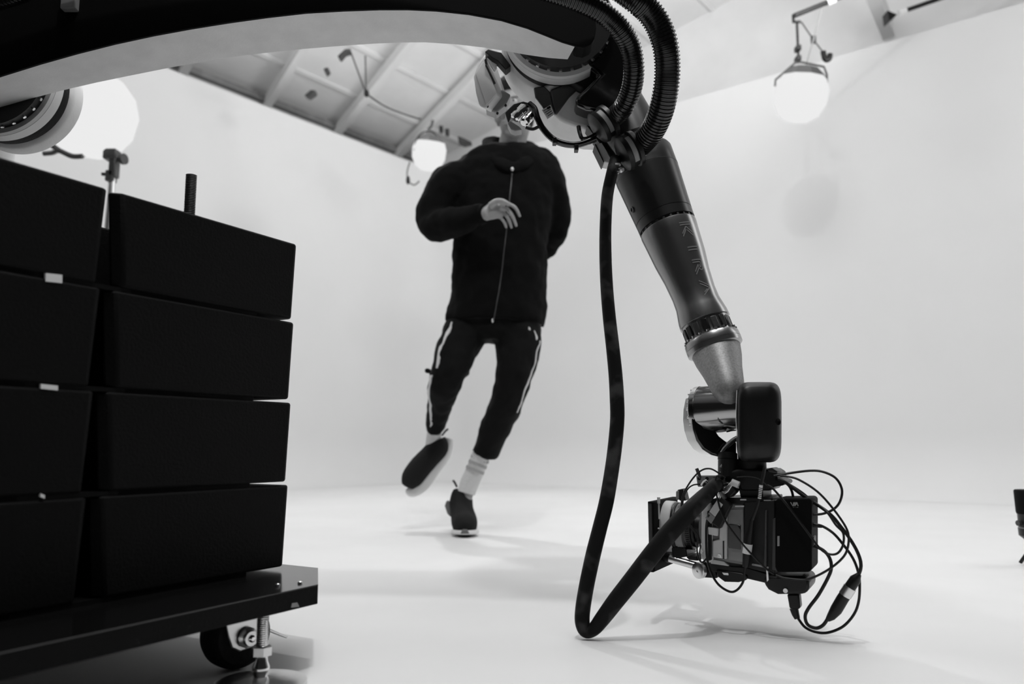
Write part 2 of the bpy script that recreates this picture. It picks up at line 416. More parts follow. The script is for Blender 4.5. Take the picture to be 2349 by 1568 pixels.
# the big balloon lamp on its stand, behind the weights
BY = 3.6; bc = P(205, 258, BY); R = M(103, bc)
t = thing('balloon_lamp', 'big glowing balloon lamp on a stand, upper left under the robot arm', 'lamp', bc, 'lantern lamps of the set')
mb = MB(); mb.lathe(bc, V((.2, -.2, 1)), [(-R*1.0, 0), (-R*.97, R*.36), (-R*.8, R*.68), (-R*.4, R*.94), (R*.1, R*1.01), (R*.5, R*.88), (R*.8, R*.6), (R*.97, R*.2), (R*.98, 0)], 18); mb.build('diffuser', LAMP, t, angle=12)
mb = MB(); mb.tube(catmull(px([(100, 352), (120, 350), (135, 345), (165, 358), (190, 358)], BY-.03), 4), M(6, bc), 8); mb.tube(px([(118, 330), (136, 346)], BY-.03), M(7, bc), 8); mb.build('mounting_arm', DGREY, t)
mb = MB(); mb.tube(catmull(px([(190, 358), (218, 350), (240, 342)], BY), 4), M(2.5, bc), 8); mb.build('power_cord', DGREY, t)
st = thing('light_stand', 'chrome light stand holding the big balloon lamp, seen through the gap of the stack', 'stand', G(256, 0, 0) if False else V((P(258, 400, BY).x, BY, 0)))
sx = P(258, 400, BY).x
zt = P(258, 400, BY).z
mb = MB(); mb.lathe((sx, BY, 0), EZ, [(.25, .024), (zt-.62, .024), (zt-.62, .021), (zt-.25, .021), (zt-.02, .015)], 16); mb.build('pole', STEEL, st)
mb = MB(); p0 = P(258, 350, BY)
mb.box(P(257, 356, BY), XYZ, (M(30, p0), .06, M(24, p0))); mb.box(P(262, 385, BY), XYZ, (M(16, p0), .05, M(46, p0)))
mb.box(P(255, 405, BY), XYZ, (M(18, p0), .05, M(26, p0))); mb.build('clamp_head', DGREY, st, bevel=.006)
mb = MB(); mb.lathe(P(272, 366, BY), V((1, -.3, 0)), [(0, .012), (.02, .012), (.02, .026), (.035, .026)], 12); mb.build('knob', DGREY, st)
mb = MB(); mb.tube(px([(252, 400), (234, 399)], BY), M(4, p0), 8); mb.build('lever', BLACK, st)
for k in range(3):
    a = 2*math.pi*k/3+.5; mb = MB(); mb.tube([V((sx, BY, .30)), V((sx+.42*math.cos(a), BY+.42*math.sin(a), .015))], .011, 8); mb.build('leg', CHROME, st)

# ================================================================== weights and their platform
rv = ray(2235, 1017); D = V((rv.x, rv.y, 0)).normalized(); N = V((D.y, -D.x, 0))       # along the face, towards the viewer
P2 = G(649, 1307, .13)
def S(s, n, z): return V((P2.x, P2.y, 0))+D*s+N*n+EZ*z
plat = thing('weight_platform', 'black steel platform on castors under the stacked weights', 'platform', S(-.4, -.3, 0))
pl = [(-1.5, .154), (-.075, .154), (.05, .035), (.05, -1.35), (-1.5, -1.35)]
mb = MB(); mb.prism([S(s, n, .128) for s, n in pl], -EZ*.028); deck = mb.build('deck', IRON, plat, bevel=.001)
mb = MB(); mb.prism([S(s, n, .13) for s, n in pl], -EZ*.0018); mb.build('deck_plate', PLANKM, plat)
for s, n in ((-.118, .11), (-.085, .125)):
    MB().lathe(S(s, n, .128), EZ, [(0, .004), (.005, .0035), (.006, 0)], 10).build('rivet', STEEL, deck)
tp = MB(); tp.prism([PL(668, 1393, S(0, .1545, 0), N), PL(687, 1391, S(0, .1545, 0), N), PL(682, 1381, S(0, .1545, 0), N), PL(670, 1383, S(0, .1545, 0), N)], -N*.001); tp.build('paint_chip', MGREY, deck)
def screw_prof(z0, z1, r, pitch):
    out = []; z = z0
    while z < z1: out += [(z, r*.88), (z+pitch*.5, r)]; z += pitch
    return [(z0, 0)]+out+[(z1, r*.88), (z1, 0)]
def levelling_foot(c):
    ft = MB().lathe(c, EZ, screw_prof(.055, .122, .0090, .003), 18).build('levelling_screw', STEEL, plat)
    MB().lathe(c, EZ, [(.001, .066), (.005, .066), (.0075, .055), (.012, .02), (.013, 0)], 40).build('foot_pad', STEEL, ft)
    MB().lathe(c, EZ, [(.012, .010), (.02, .0125), (.026, .0125), (.034, .009), (.05, .0088)], 20).build('ball_joint', CHROME, ft)
    MB().lathe(c, EZ, [(.042, .015), (.054, .015)], 6, hint=(.5, -1, 0)).build('lock_nut', STEEL, ft)
levelling_foot(G(598, 1562, .005)*1.0-EZ*.005)
levelling_foot(S(-1.4, .09, 0)); levelling_foot(S(-1.4, -1.28, 0)); levelling_foot(S(-.05, -1.28, 0))
def castor(c, axis):
    a = V(axis).normalized(); fwd = V((-a.y, a.x, 0))
    whl = MB().lathe(c, a, [(-.03, 0), (-.03, .028), (-.027, .034), (-.027, .042), (-.022, .048), (-.012, .0515), (0, .052), (.012, .0515), (.022, .048), (.027, .042), (.027, .034), (.03, .028), (.03, 0)], 44).build('castor_wheel', RUBBER, plat)
    mb = MB(); mb.lathe(c, a, [(-.045, .006), (.052, .0055), (.054, .003), (.054, 0)], 12); mb.build('axle', CHROME, whl)
    mb = MB(); mb.lathe(c, a, [(.037, .0155), (.041, .0155), (.043, .0115), (.050, .011), (.050, .006)], 24); mb.build('axle_nut', STEEL, whl)
    for sgn in (1, -1):
        o = c+a*(.034*sgn); mb = MB()
        poly = [(-.055, .047), (.034, .047), (.036, .03), (.030, .004), (.024, -.012), (.010, -.020), (-.012, -.017), (-.022, -.006), (-.024, .010)]
        mb.prism([o+fwd*(-x)+EZ*z for x, z in poly], a*(-.004*sgn)); mb.build('fork_plate', STEEL, whl, bevel=.002)
    mb = MB(); mb.box(c+EZ*.045+fwd*.01, (a, fwd, EZ), (.072, .09, .005)); mb.build('fork_top', STEEL, whl)
    mb = MB(); mb.box(c+EZ*.004+fwd*.066-EZ*.012, (a, (fwd-EZ*.5).normalized(), a.cross(fwd-EZ*.5).normalized()), (.02, .05, .004)); mb.build('brake_pedal', STEEL, whl, bevel=.001)
cc = G(519, 1540, 0); castor(V((cc.x+.005, cc.y+.02, .0523)), (.74, -.67, 0))
castor(S(-1.3, -.05, .0523), (.5, -.86, 0)); castor(S(-.2, -1.15, .0523), (.5, -.86, 0)); castor(S(-1.3, -1.15, .0523), (.5, -.86, 0))

TOPZ, PITCH = .717, .1468
def block(plan_top, row, label, taper=.012, gapn=None):
    zt = TOPZ-PITCH*row; zb = zt-PITCH+.0065
    cs = sum(s for s, n in plan_top)/len(plan_top); cn = sum(n for s, n in plan_top)/len(plan_top)
    hs = max(abs(s-cs) for s, n in plan_top)
    bot = [(cs+(s-cs)*(1-taper/hs), n) for s, n in plan_top]
    root = thing('weight_block', label, 'weight', S(cs, cn, zb), 'black weight blocks stacked on the platform')
    m = MB(); T = [S(s, n, zt) for s, n in plan_top]; B = [S(s, n, zb) for s, n in bot]; k = len(T)
    m.add(T+B, [list(range(k)), list(range(2*k-1, k-1, -1))]+[(i, i+k, (i+1) % k+k, (i+1) % k) for i in range(k)])
    m.build('body', IRON, root, bevel=.004)
    m = MB(); smin = min(s for s, n in plan_top)+.04; smax = max(s for s, n in plan_top)-.095
    nmin = min(n for s, n in plan_top)+.01; nmax = -.004
    if gapn: smax = gapn
    sl = .15 if smin > -.36 else 0
    pts = [S(smin+(sl if sl else 0)*0+.0, nmax, zb), S(smax, nmax, zb), S(smax-.02, nmin, zb), S(smin+sl, nmin, zb)]
    m.prism(pts, -EZ*.0064); m.build('foot_rib', BLACKM, root)
    return root
rowname = ['top', 'second', 'third', 'bottom']
right_plan = [(-.345, 0), (.004, 0), (.016, -.012), (.016, -.165), (.0, -.18), (-.185, -.18), (-.36, -.014)]
left_plan = [(-.727, 0), (-.372, 0), (-.366, -.006), (-.366, -.18), (-.727, -.18)]
back_plan = [(-.80, -.20), (-.20, -.20), (-.02, -.20), (-.01, -.21), (-.01, -.38), (-.80, -.38)]
for r in range(4):
    rb_ = block(right_plan, r, 'black iron weight block, %s of the right-hand column of the stack' % rowname[r])
    lb_ = block(left_plan, r, 'black iron weight block, %s of the left-hand column, cut off by the frame' % rowname[r])
    block(back_plan, r, 'black iron weight block, %s of the row hidden behind the front columns' % rowname[r])
    if r < 3:
        u0, u1, v0, v1 = [(105, 143, 627, 647), (94, 133, 881, 893), (93, 103, 1132, 1141)][r]
        m = MB(); fp = S(0, .0012, 0)
        m.prism([PL(u0, v1-2, fp, N), PL(u1, v1+2, fp, N), PL(u1, v0+3, fp, N), PL(u0, v0-1, fp, N)], -N*.004)
        tag(m.build('metal_shim', TAPE, lb_), 'pale shim showing at the joint')
# threaded tie rod sticking out of the top right block
p = PL(435, 480, S(0, -.09, 0), N); zr = PL(437, 403, S(0, -.09, 0), N).z
tag(MB().lathe((p.x, p.y, 0), EZ, screw_prof(.60, zr, M(12.6, p), .003), 20).build('threaded_rod', DGREY), 'upright threaded rod sticking out of the top right weight block', 'rod')

# ================================================================== the robot
AY0, AY1 = 1.50, 1.62
E0 = P(1285.5, 42, AY1)             # elbow axis
S0 = P(-20, 172, AY1)               # shoulder axis
robot = thing('robot_arm', 'industrial robot arm arching over the frame and reaching down to the film camera', 'robot arm', V((-1.42, 1.85, .13)))
# beam: near lower edge, far lower edge (own depths)
near = [(-330, 60), (-300, 140), (-240, 195), (-150, 212), (-70, 196), (0, 173), (90, 145), (175, 121), (262, 99), (350, 80), (437, 64), (525, 50), (612, 38), (700, 28), (785, 23), (870, 20), (935, 20), (1000, 23), (1075, 31), (1150, 45), (1210, 63), (1250, 79), (1290, 95), (1320, 104)]
far = [(-215, 140), (-180, 205), (-120, 255), (-70, 262), (0, 246), (60, 229), (140, 208), (222, 189), (305, 172), (390, 155), (470, 141), (550, 128), (630, 119), (700, 112), (785, 105), (860, 100), (920, 97.5), (975, 97), (1050, 102), (1110, 109), (1165, 118), (1210, 126), (1260, 133), (1302, 136)]
nearY = [AY0+.008]*len(near); farY = [AY1]*len(far)
for k, y in ((-1, 1.545), (-2, 1.56), (-3, 1.59), (-4, 1.61)): farY[k] = y
nl = [P(u, v, y) for (u, v), y in zip(near, nearY)]; fl = [P(u, v, y) for (u, v), y in zip(far, farY)]
def up(p, h): return V((p.x, p.y, p.z+h))
hts = [.10+.13*math.sin(math.pi*min(1, max(0, (i+.6)/(len(near)))))**.6 for i in range(len(near))]
rings = []
for a, b, h in zip(nl, fl, hts):
    rings.append([a, b, up(b, h+.0), V((a.x, a.y, up(b, h).z+.0))])
mb = MB(); mb.loft(rings); mb.build('upper_arm', GREY, robot, angle=50)
# black side cover on the camera side and round the elbow end
cv_low = [P(u, v, AY0) for u, v in near]
endc = [(1322, 106), (1340, 108), (1356, 101), (1364, 88), (1368, 66), (1366, 35), (1352, -5), (1325, -45)]
cv = cv_low+[P(u, v, AY0) for u, v in endc]+[V((a.x, AY0, up(b, h).z+.004)) for a, b, h in list(zip(nl, fl, hts))[::-1]]
mb = MB(); mb.prism(cv, EY*.0075); mb.build('side_cover', BLACKM, robot, bevel=.0015)
ec = [P(u, v, AY0+.008) for u, v in [(1318, 104), (1340, 108), (1356, 101), (1364, 88), (1368, 66), (1366, 35), (1352, -5), (1325, -45)]]
mb = MB(); mb.prism(ec, EY*.05); mb.build('end_cap', BLACKM, robot, bevel=.006, seg=3)

def joint(c, housing_len, nm):
    fl_ = MB().lathe(c, EY, [(0, .112), (.022, .112), (.022, .105)], 64).build('joint_flange', BLACK, robot)
    for k in range(28):
        a = 2*math.pi*k/28; d = V((math.cos(a), 0, math.sin(a)))
        MB().lathe(c+EY*.0115+d*.110, d, [(0, .0038), (.0055, .0038), (.0055, .002)], 6).build('bolt', STEEL, fl_)
    MB().lathe(c, EY, [(.022, .122), (.030, .1245), (.0301, .1235), (.0315, .1235), (.0316, .1245), (.056, .1255), (.056, .11)], 72).build('joint_ring', LGREY, robot)
    MB().lathe(c, EY, [(.056, .119), (.060, .1215), (.084, .1215), (.088, .119)], 64).build('joint_seal', RUBBER, robot)
    MB().lathe(c, EY, [(.088, .118), (.094, .126), (.100, .128), (.100+housing_len, .130), (.105+housing_len, .12), (.105+housing_len, 0)], 72).build('joint_housing', GREY, robot)
joint(E0, .085, 'elbow'); joint(S0, .025, 'shoulder')
# shoulder casting and pedestal (mostly out of the frame)
mb = MB(); sc = S0+EY*.115
def ringx(c, rx, ry): return [V((c[0]+math.cos(t)*rx, c[1]+math.sin(t)*ry, c[2])) for t in [2*math.pi*k/28 for k in range(28)]]
mb.loft([ringx((sc.x-.10, sc.y-.005, sc.z+.11), .06, .05), ringx((sc.x-.13, sc.y, sc.z+.03), .10, .06), ringx((sc.x-.18, 1.76, sc.z-.08), .14, .10), ringx((-1.37, 1.82, .88), .16, .16), ringx((-1.42, 1.85, .66), .19, .19)])
mb.build('shoulder_casting', GREY, robot)
MB().lathe((-1.42, 1.85, 0), EZ, [(.13, .24), (.16, .24), (.165, .19), (.60, .18), (.63, .21), (.66, .21)], 48).build('pedestal', BLACK, robot)
p = P(162, 4, 1.495); MB().box(p, XYZ, (M(34, p), .02, M(44, p))).build('hose_bracket', MGREY, robot, bevel=.002)

# elbow: motor box, gearbox casting, black cover
Yh = AY1+.10
mb = MB(); mb.prism(px([(1112, 122), (1094, 148), (1085, 176), (1090, 213), (1098, 242), (1112, 249), (1140, 213), (1116, 140)], Yh), P(1139, 264, Yh+.06)-P(1112, 249, Yh))
mbox = mb.build('motor_box', LGREY, robot, bevel=.005)
mb = MB(); mb.prism(px([(1107, 142), (1091, 169), (1115, 240), (1140, 213), (1116, 146)], Yh-.003), EY*.004); mb.build('cover_plate', LGREY, mbox, bevel=.0012)
mb = MB(); mb.prism(px([(1113, 150), (1116, 148), (1137, 190), (1133, 193)], Yh-.0045), EY*.003); mb.build('vent_slot', BLACK, mbox)
mb = MB(); mb.prism(px([(1111, 137), (1115, 134), (1118, 146), (1114, 148)], Yh-.0045), EY*.003); mb.build('vent_slot', BLACK, mbox)
mb = MB(); mb.prism(px([(1113, 248), (1150, 203), (1172, 216), (1160, 240), (1138, 258), (1128, 254)], Yh+.03), EY*.04); mb.build('motor_base', MGREY, robot, bevel=.004)
for u, v in ((1141, 261), (1160, 243), (1118, 245)): MB().lathe(P(u, v, Yh+.008), EY, [(-.004, .003), (0, .003)], 8).build('bolt', BLACK, mbox)
mb = MB(); mb.prism(px([(1112, 118), (1120, 112), (1150, 120), (1172, 150), (1160, 160), (1142, 140), (1128, 132)], AY1+.075), EY*.03); mb.build('cable_bracket', BLACK, robot, bevel=.002)
mb = MB(); mb.prism(px([(1114, 126), (1127, 131), (1140, 139), (1139, 155), (1134, 162), (1126, 150), (1120, 138)], AY1+.095), EY*.01); mb.build('shroud_plate', LGREY, robot, bevel=.002)
cast = [(1225, 206), (1262, 188), (1310, 170), (1352, 190), (1380, 235), (1392, 285), (1388, 300), (1372, 297), (1350, 296), (1325, 290), (1296, 280), (1284, 274), (1276, 267), (1266, 252), (1240, 236)]
mb = MB(); mb.prism(px(cast, AY1+.07), EY*.13); gear = mb.build('gearbox_casting', GREY, robot, bevel=.008, seg=3)
mb = MB(); mb.prism(px([(1224, 200), (1248, 196), (1262, 210), (1274, 262), (1260, 268), (1242, 240), (1228, 222)], AY1+.066), EY*.01); mb.build('casting_rib', DGREY, gear, bevel=.003)
mb = MB(); mb.prism(px([(1262, 205), (1300, 190), (1338, 192), (1306, 222), (1284, 252), (1276, 262), (1268, 238)], AY1+.064), EY*.012); mb.build('shadow_plate', DGREY, gear, bevel=.004)  # dark plate stands in for the shadow on the casting
lab = MB().prism(px([(1243, 252), (1263, 240), (1272, 262), (1256, 273)], AY1+.06), EY*.012).build('rating_plate', TAPE, gear)
for k in range(4):
    a, b = P(1247+k*3.2, 254+k*4, AY1+.0592), P(1261+k*2.4, 246+k*4, AY1+.0592); MB().tube([a, b], .0007, 6).build('print_line', BLACK, gear)
MB().prism(px([(1254, 246.5), (1262, 242), (1264, 247), (1256, 251)], AY1+.0592), EY*.001).build('print_block', BLACK, gear)
blk = [(1352, 85), (1385, 50), (1412, 70), (1432, 110), (1442, 160), (1436, 210), (1420, 245), (1400, 262), (1372, 254), (1345, 249), (1326, 241), (1318, 229), (1326, 216), (1340, 204), (1356, 188), (1374, 171), (1345, 150)]
mb = MB(); mb.prism(px(blk, AY1+.02), EY*.16); mb.build('elbow_cover', GLOSS, robot, bevel=.010, seg=4)
mb = MB(); mb.prism(px([(1290, 60), (1350, 60), (1385, 90), (1392, 170), (1345, 215), (1290, 185)], AY1+.055), EY*.12); mb.build('elbow_body', BLACK, robot, bevel=.01)

# forearm
A0 = P(1420, 236, 1.775); A1 = P(1617, 740, 1.645); FA = (A1-A0).normalized(); FL = (A1-A0).length
toc = (CAM-(A0+A1)/2); toc = (toc-FA*toc.dot(FA)).normalized(); rt = toc.cross(FA).normalized()
if rt.x < 0: rt = -rt
def fpos(u, v):                                  # distance along the forearm of a pixel on its axis line
    n = FA.cross(rt).normalized(); q = PL(u, v, A0, n); return (q-A0).dot(FA)
def mr(px_, h): return M(px_, A0+FA*h)
h_top = fpos(1465, 360); h1 = fpos(1478, 395); hj = fpos(1530, 530); h2 = fpos(1555, 576); h3 = fpos(1606, 690); h4 = FL
prof_up = [(0, mr(30, 0)), (0, mr(54, 0)), (.05, mr(60, 0)), (h_top-.035, mr(64, h_top)), (h_top-.03, mr(60, h_top)), (h_top-.004, mr(60, h_top)), (h_top, mr(71, h_top)), (h_top+.006, mr(73.5, h_top)),
           (h1, mr(73, h1)), (h1+.012, mr(73, h1)), (h1+.0125, mr(72.2, h1)), (h1+.0135, mr(72.2, h1)), (h1+.014, mr(72.6, h1)), (hj-.032, mr(66.5, hj)), (hj-.0318, mr(65.6, hj)), (hj-.0305, mr(65.6, hj)), (hj-.03, mr(66.2, hj)), (hj-.010, mr(65.2, hj)), (hj-.0098, mr(61, hj)), (hj, mr(61, hj))]
fup = MB().lathe(A0, FA, prof_up, 64).build('forearm_drive', ARMPT2, robot)
prof_lo = [(hj-.003, mr(60, hj)), (hj-.003, mr(65, hj)), (hj, mr(65.4, hj)), (hj+.02, mr(63.3, hj)), (h2+.02, mr(59, h2)), ((h2+h3)/2, mr(54, h3)), (h3-.02, mr(50.5, h3)), (h3+.005, mr(51, h3)), (h3+.018, mr(54, h4)), (h4-.012, mr(57.5, h4)), (h4, mr(58, h4)), (h4, mr(40, h4))]
flo = MB().lathe(A0, FA, prof_lo, 64).build('forearm_tube', ARMPT, robot)
def rad_at(h):
    for (ha, ra), (hb, rb) in zip(prof_lo, prof_lo[1:]):
        if ha <= h <= hb and hb > ha: return ra+(rb-ra)*(h-ha)/(hb-ha)
    return prof_lo[3][1]
def fsurf(h, ang, off=0):                        # point on the forearm: distance along it, angle from the viewer to the right
    r = rad_at(h)+off
    return A0+FA*h+(toc*math.cos(ang)+rt*math.sin(ang))*r
# bolts and caps on the drive, joint screws
for (u, v) in ((1434, 457), (1454, 497)):
    h = fpos(u+52, v-22); q = A0+FA*h; r = mr(69.5, h); a = -1.02; d = toc*math.cos(a)+rt*math.sin(a)
    MB().lathe(q+d*(r-.002), d, [(0, .007), (.003, .007), (.003, .0045), (.001, .0045), (.001, 0)], 16).build('screw_cap', DGREY, fup)
for k in range(24):
    a = 2*math.pi*k/24; d = toc*math.cos(a)+rt*math.sin(a); h = hj-.006
    MB().lathe(A0+FA*h+d*(mr(61, hj)-.001), d, [(0, .0028), (.004, .0028)], 6).build('joint_screw', DGREY, fup)
# the lettering K I R A: doubled strokes running down the arm, tops to the right
def stroke(mb, pts, wd, h0, sc, ang0, asc):
    # pts in letter units; x along the arm, y up to the right
    for (x1, y1), (x2, y2) in zip(pts, pts[1:]):
        L = math.hypot(x2-x1, y2-y1); nx, ny = -(y2-y1)/L*wd/2, (x2-x1)/L*wd/2
        n = 6; vs = []
        for k in range(n+1):
            t = k/n; x = x1+(x2-x1)*t; y = y1+(y2-y1)*t
            for sg in (1, -1):
                X = x+nx*sg; Y = y+ny*sg; vs.append(fsurf(h0+X*sc, ang0+Y*asc, .0006))
        mb.add(vs, [(2*k, 2*k+1, 2*k+3, 2*k+2) for k in range(n)])
hK = fpos(1548, 541); hE = fpos(1610, 694)
letters = {
 'K': [[(0, 0), (0, 1)], [(.16, 0), (.16, 1)], [(.78, 1), (.30, .5), (.78, 0)], [(1.0, 1), (.56, .52)], [(.50, .44), (.98, -.02)]],
 'I': [[(0, 0), (0, 1)], [(.2, 0), (.2, 1)]],
 'R': [[(0, 0), (0, 1), (.52, 1), (.68, .92), (.74, .76), (.68, .60), (.52, .52), (.34, .52), (.8, 0)], [(.16, 0), (.16, .84), (.46, .84), (.54, .76), (.46, .68), (.34, .68)], [(.58, .52), (1.0, 0)]],
 'A': [[(0, 0), (.42, 1)], [(.2, 0), (.56, .86)], [(.56, 1), (1.06, 0)], [(.66, .62), (.86, .14)]]}
tot = hE-hK; sc = tot*.235
for ch, st_ in (('K', 0), ('I', .345), ('R', .52), ('A', .80)):
    mb = MB(); off = 0
    for pts in letters[ch]: stroke(mb, pts, .085, hK+tot*st_, sc*.82, .42, .42)
    mb.build('letter', LETTER, flo)
# small clamp plate and fittings at the top of the forearm
mb = MB(); mb.prism(px([(1366, 331), (1382, 325), (1402, 366), (1396, 374), (1385, 371)], 1.66), EY*.04); mb.build('side_bracket', LGREY, robot, bevel=.002)
mb = MB(); mb.prism(px([(1364, 331), (1367, 330), (1386, 371), (1384, 372)], 1.655), EY*.045); mb.build('bracket_edge', BLACK, robot)
for (u, v, r) in ((1416, 378, 5), (1423, 389, 7), (1414, 395, 4)):
    p = P(u, v, 1.60); MB().lathe(p, V((.5, -.8, -.3)), [(-.01, M(r, p)), (.006, M(r, p)), (.009, M(r*.6, p))], 8).build('fitting', STEEL, robot)
mb = MB(); mb.prism(px([(1512, 333), (1518, 330), (1534, 352), (1536, 364), (1524, 362)], 1.70), EY*.03); mb.build('cable_guide', BLACK, robot, bevel=.002)
# hose sockets (clamps) with a printed band
def socket(u0, v0, u1, v1, Y, r, name='hose_clamp'):
    a, b = P(u0, v0, Y), P(u1, v1, Y); ax = (b-a); L = ax.length
    o = MB().lathe(a, ax, [(0, 0), (0, r*.8), (L*.1, r*1.05), (L*.3, r*1.12), (L*.34, r*1.0), (L*.66, r*1.0), (L*.70, r*1.12), (L*.92, r*1.08), (L, r*.8)], 32).build(name, BLACK, robot)
    MB().lathe(a, ax, [(L*.38, r*1.012), (L*.62, r*1.012)], 12, hint=(-.3, -1, -.4), a0=-.9, a1=.9).build('printed_band', MGREY, o)
    return o
socket(1367, 297, 1402, 272, 1.63, M(36, P(1385, 285, 1.63)))
socket(1424, 356, 1464, 336, 1.61, M(38, P(1440, 345, 1.61)))
mb = MB(); mb.prism(px([(1345, 285), (1372, 296), (1412, 350), (1420, 372), (1405, 368), (1370, 320)], 1.66), EY*.05); mb.build('hose_mount', BLACK, robot, bevel=.003)

def corrugated(path, rad, pitch=.0066):
    c = catmull(path, 10); L = 0; acc = [0]
    for a, b in zip(c, c[1:]): L += (b-a).length; acc.append(L)
    def at(d):
        for i in range(len(c)-1):
            if acc[i+1] >= d: return c[i]+(c[i+1]-c[i])*((d-acc[i])/max(1e-9, acc[i+1]-acc[i]))
        return c[-1]
    n = int(L/pitch); pts = []; rs = []
    j = 0
    for k in range(n):
        for f_, r_ in ((0, 1), (.38, 1), (.52, .90), (.86, .90)):
            pts.append(at((k+f_)*pitch)); rs.append(rad*r_)
    return MB().tube(pts, rs, 20)
hp1 = [(-150, 60, 1.45), (-60, 14, 1.45), (30, -14, 1.45), (130, -46, 1.45), (300, -85, 1.45), (600, -120, 1.45), (900, -110, 1.45), (1120, -60, 1.45), (1230, -30, 1.45), (1300, -8, 1.45), (1356, 15, 1.46), (1394, 38, 1.47), (1424, 68, 1.48), (1446, 108, 1.50), (1454, 158, 1.52), (1448, 206, 1.55), (1430, 246, 1.58), (1402, 273, 1.63), (1394, 278, 1.63)]
corrugated([P(*q) for q in hp1], M(24.5, P(1450, 150, 1.52))).build('corrugated_hose', CORR, robot, angle=25)
hp2 = [(1150, -150, 1.42), (1280, -105, 1.42), (1380, -52, 1.42), (1425, -26, 1.42), (1460, 0, 1.42), (1487, 24, 1.43), (1511, 60, 1.44), (1526, 104, 1.45), (1531, 155, 1.47), (1527, 206, 1.49), (1516, 256, 1.52), (1496, 300, 1.56), (1466, 334, 1.61), (1455, 341, 1.61)]
corrugated([P(*q) for q in hp2], M(30, P(1528, 150, 1.47))).build('corrugated_hose', CORR, robot, angle=25)
# black conduit and silver connectors under the elbow
cn = [(1214, 238, 1.66), (1226, 250, 1.655), (1233, 272, 1.65), (1246, 296, 1.65), (1270, 320, 1.65), (1300, 331, 1.65), (1330, 331, 1.65), (1366, 318, 1.65)]
MB().tube(catmull([P(*q) for q in cn], 6), M(7.5, P(1250, 300, 1.65)), 12).build('conduit', GLOSS, robot)
for u, v in ((1272, 325), (1322, 341)):
    p = P(u, v, 1.645); MB().box(p, XYZ, (M(9, p), .02, M(13, p))).build('cable_tie', BLACK, robot, bevel=.001)
MB().tube(catmull([P(1327, 290, 1.66), P(1330, 306, 1.655), P(1336, 318, 1.65), P(1352, 316, 1.65), P(1372, 304, 1.65)], 5), M(5, P(1335, 300, 1.65)), 10).build('conduit', GLOSS, robot)
for a, b, r in (((1178, 272, 1.665), (1207, 246, 1.67), 13), ((1200, 283, 1.65), (1218, 262, 1.665), 12)):
    pa, pb = P(*a), P(*b); L = (pb-pa).length; rr = M(r, pa)
    MB().lathe(pa, pb-pa, [(0, 0), (0, rr*.6), (L*.08, rr*.95), (L*.3, rr), (L*.32, rr*.86), (L*.5, rr*.86), (L*.52, rr*1.02), (L*.9, rr*1.02), (L, rr*.7), (L, 0)], 24).build('connector', CHROME, robot)
mb = MB(); mb.prism(px([(1158, 258), (1178, 238), (1200, 232), (1216, 236), (1204, 245), (1186, 256), (1172, 270), (1166, 282)], 1.68), EY*.03); mb.build('connector_block', DGREY, robot, bevel=.002)
mb = MB(); mb.prism(px([(1164, 282), (1170, 276), (1192, 290), (1198, 297), (1182, 300), (1172, 296)], 1.675), EY*.03); mb.build('connector_plate', MGREY, robot, bevel=.002)
MB().tube(catmull([P(1206, 292, 1.65), P(1222, 296, 1.65), P(1236, 290, 1.65)], 5), M(4, P(1220, 292, 1.65)), 8).build('conduit', BLACK, robot)

# wrist: flange, speckled neck, drum, fork, side cover, shaft
B0 = P(1623, 752, 1.645); B1 = P(1640, 796, 1.63); BA = (B1-B0).normalized(); L = (B1-B0).length
r0 = M(57, B0)
win = MB().lathe(A1-FA*.004, FA, [(0, mr(50, FL)), (0, mr(55, FL)), (.014, mr(53, FL)), (.03, mr(52, FL)), (.042, mr(55, FL)), (.042, mr(30, FL))], 48).build('wrist_collar', ARMPT, robot)
W0 = A1+FA*.036
for k in range(9):
    a = -1.6+k*.4; d = toc*math.cos(a)+rt*math.sin(a); t_ = FA.cross(d)
    MB().box(A1+FA*.018+d*mr(53.5, FL), (FA, t_, d), (.026, .014, .004)).build('window', DGREY if k % 2 else BLACK, win, bevel=.002)
fz = MB().lathe(W0, FA, [(0, mr(50, FL)), (0, mr(60, FL)), (.004, mr(63, FL)), (.0155, mr(63.5, FL)), (.016, mr(62.6, FL)), (.017, mr(62.6, FL)), (.0175, mr(63.5, FL)), (.026, mr(63, FL)), (.029, mr(57, FL))], 64).build('wrist_flange', ARMPT, robot)
for k in range(20):
    a = 2*math.pi*k/20; d = toc*math.cos(a)+rt*math.sin(a)
    MB().lathe(W0+FA*-.001+d*mr(59, FL), -FA, [(0, .003), (.004, .003), (.004, .0015)], 8).build('bolt', STEEL, fz)
n0 = W0+FA*.027; n1 = P(1676, 908, 1.535)
na = (n1-n0); nL = na.length
MB().lathe(n0, na, [(0, mr(56, FL)), (nL*.2, mr(52, FL)), (nL*.45, mr(44, FL)), (nL*.75, mr(37, FL)), (nL*.9, mr(33, FL)), (nL, mr(27, FL)), (nL*1.06, mr(19, FL)), (nL*1.10, mr(9, FL)), (nL*1.11, 0)], 48).build('wrist_neck', SPECK, robot)
dc = P(1592, 940, 1.62); de = P(1705, 936, 1.56); da = (de-dc); dl = da.length
rd = M(54, dc)
MB().lathe(dc, da, [(0, 0), (0, rd*.72), (dl*.03, rd*.86), (dl*.07, rd*.93), (dl*.075, rd*.98), (dl*.17, rd*1.0), (dl*.175, rd*.975), (dl*.19, rd*.975), (dl*.195, rd*1.0), (dl*.55, rd*.97), (dl, rd*.86), (dl, 0)], 64).build('wrist_drum', DCHROME, robot)
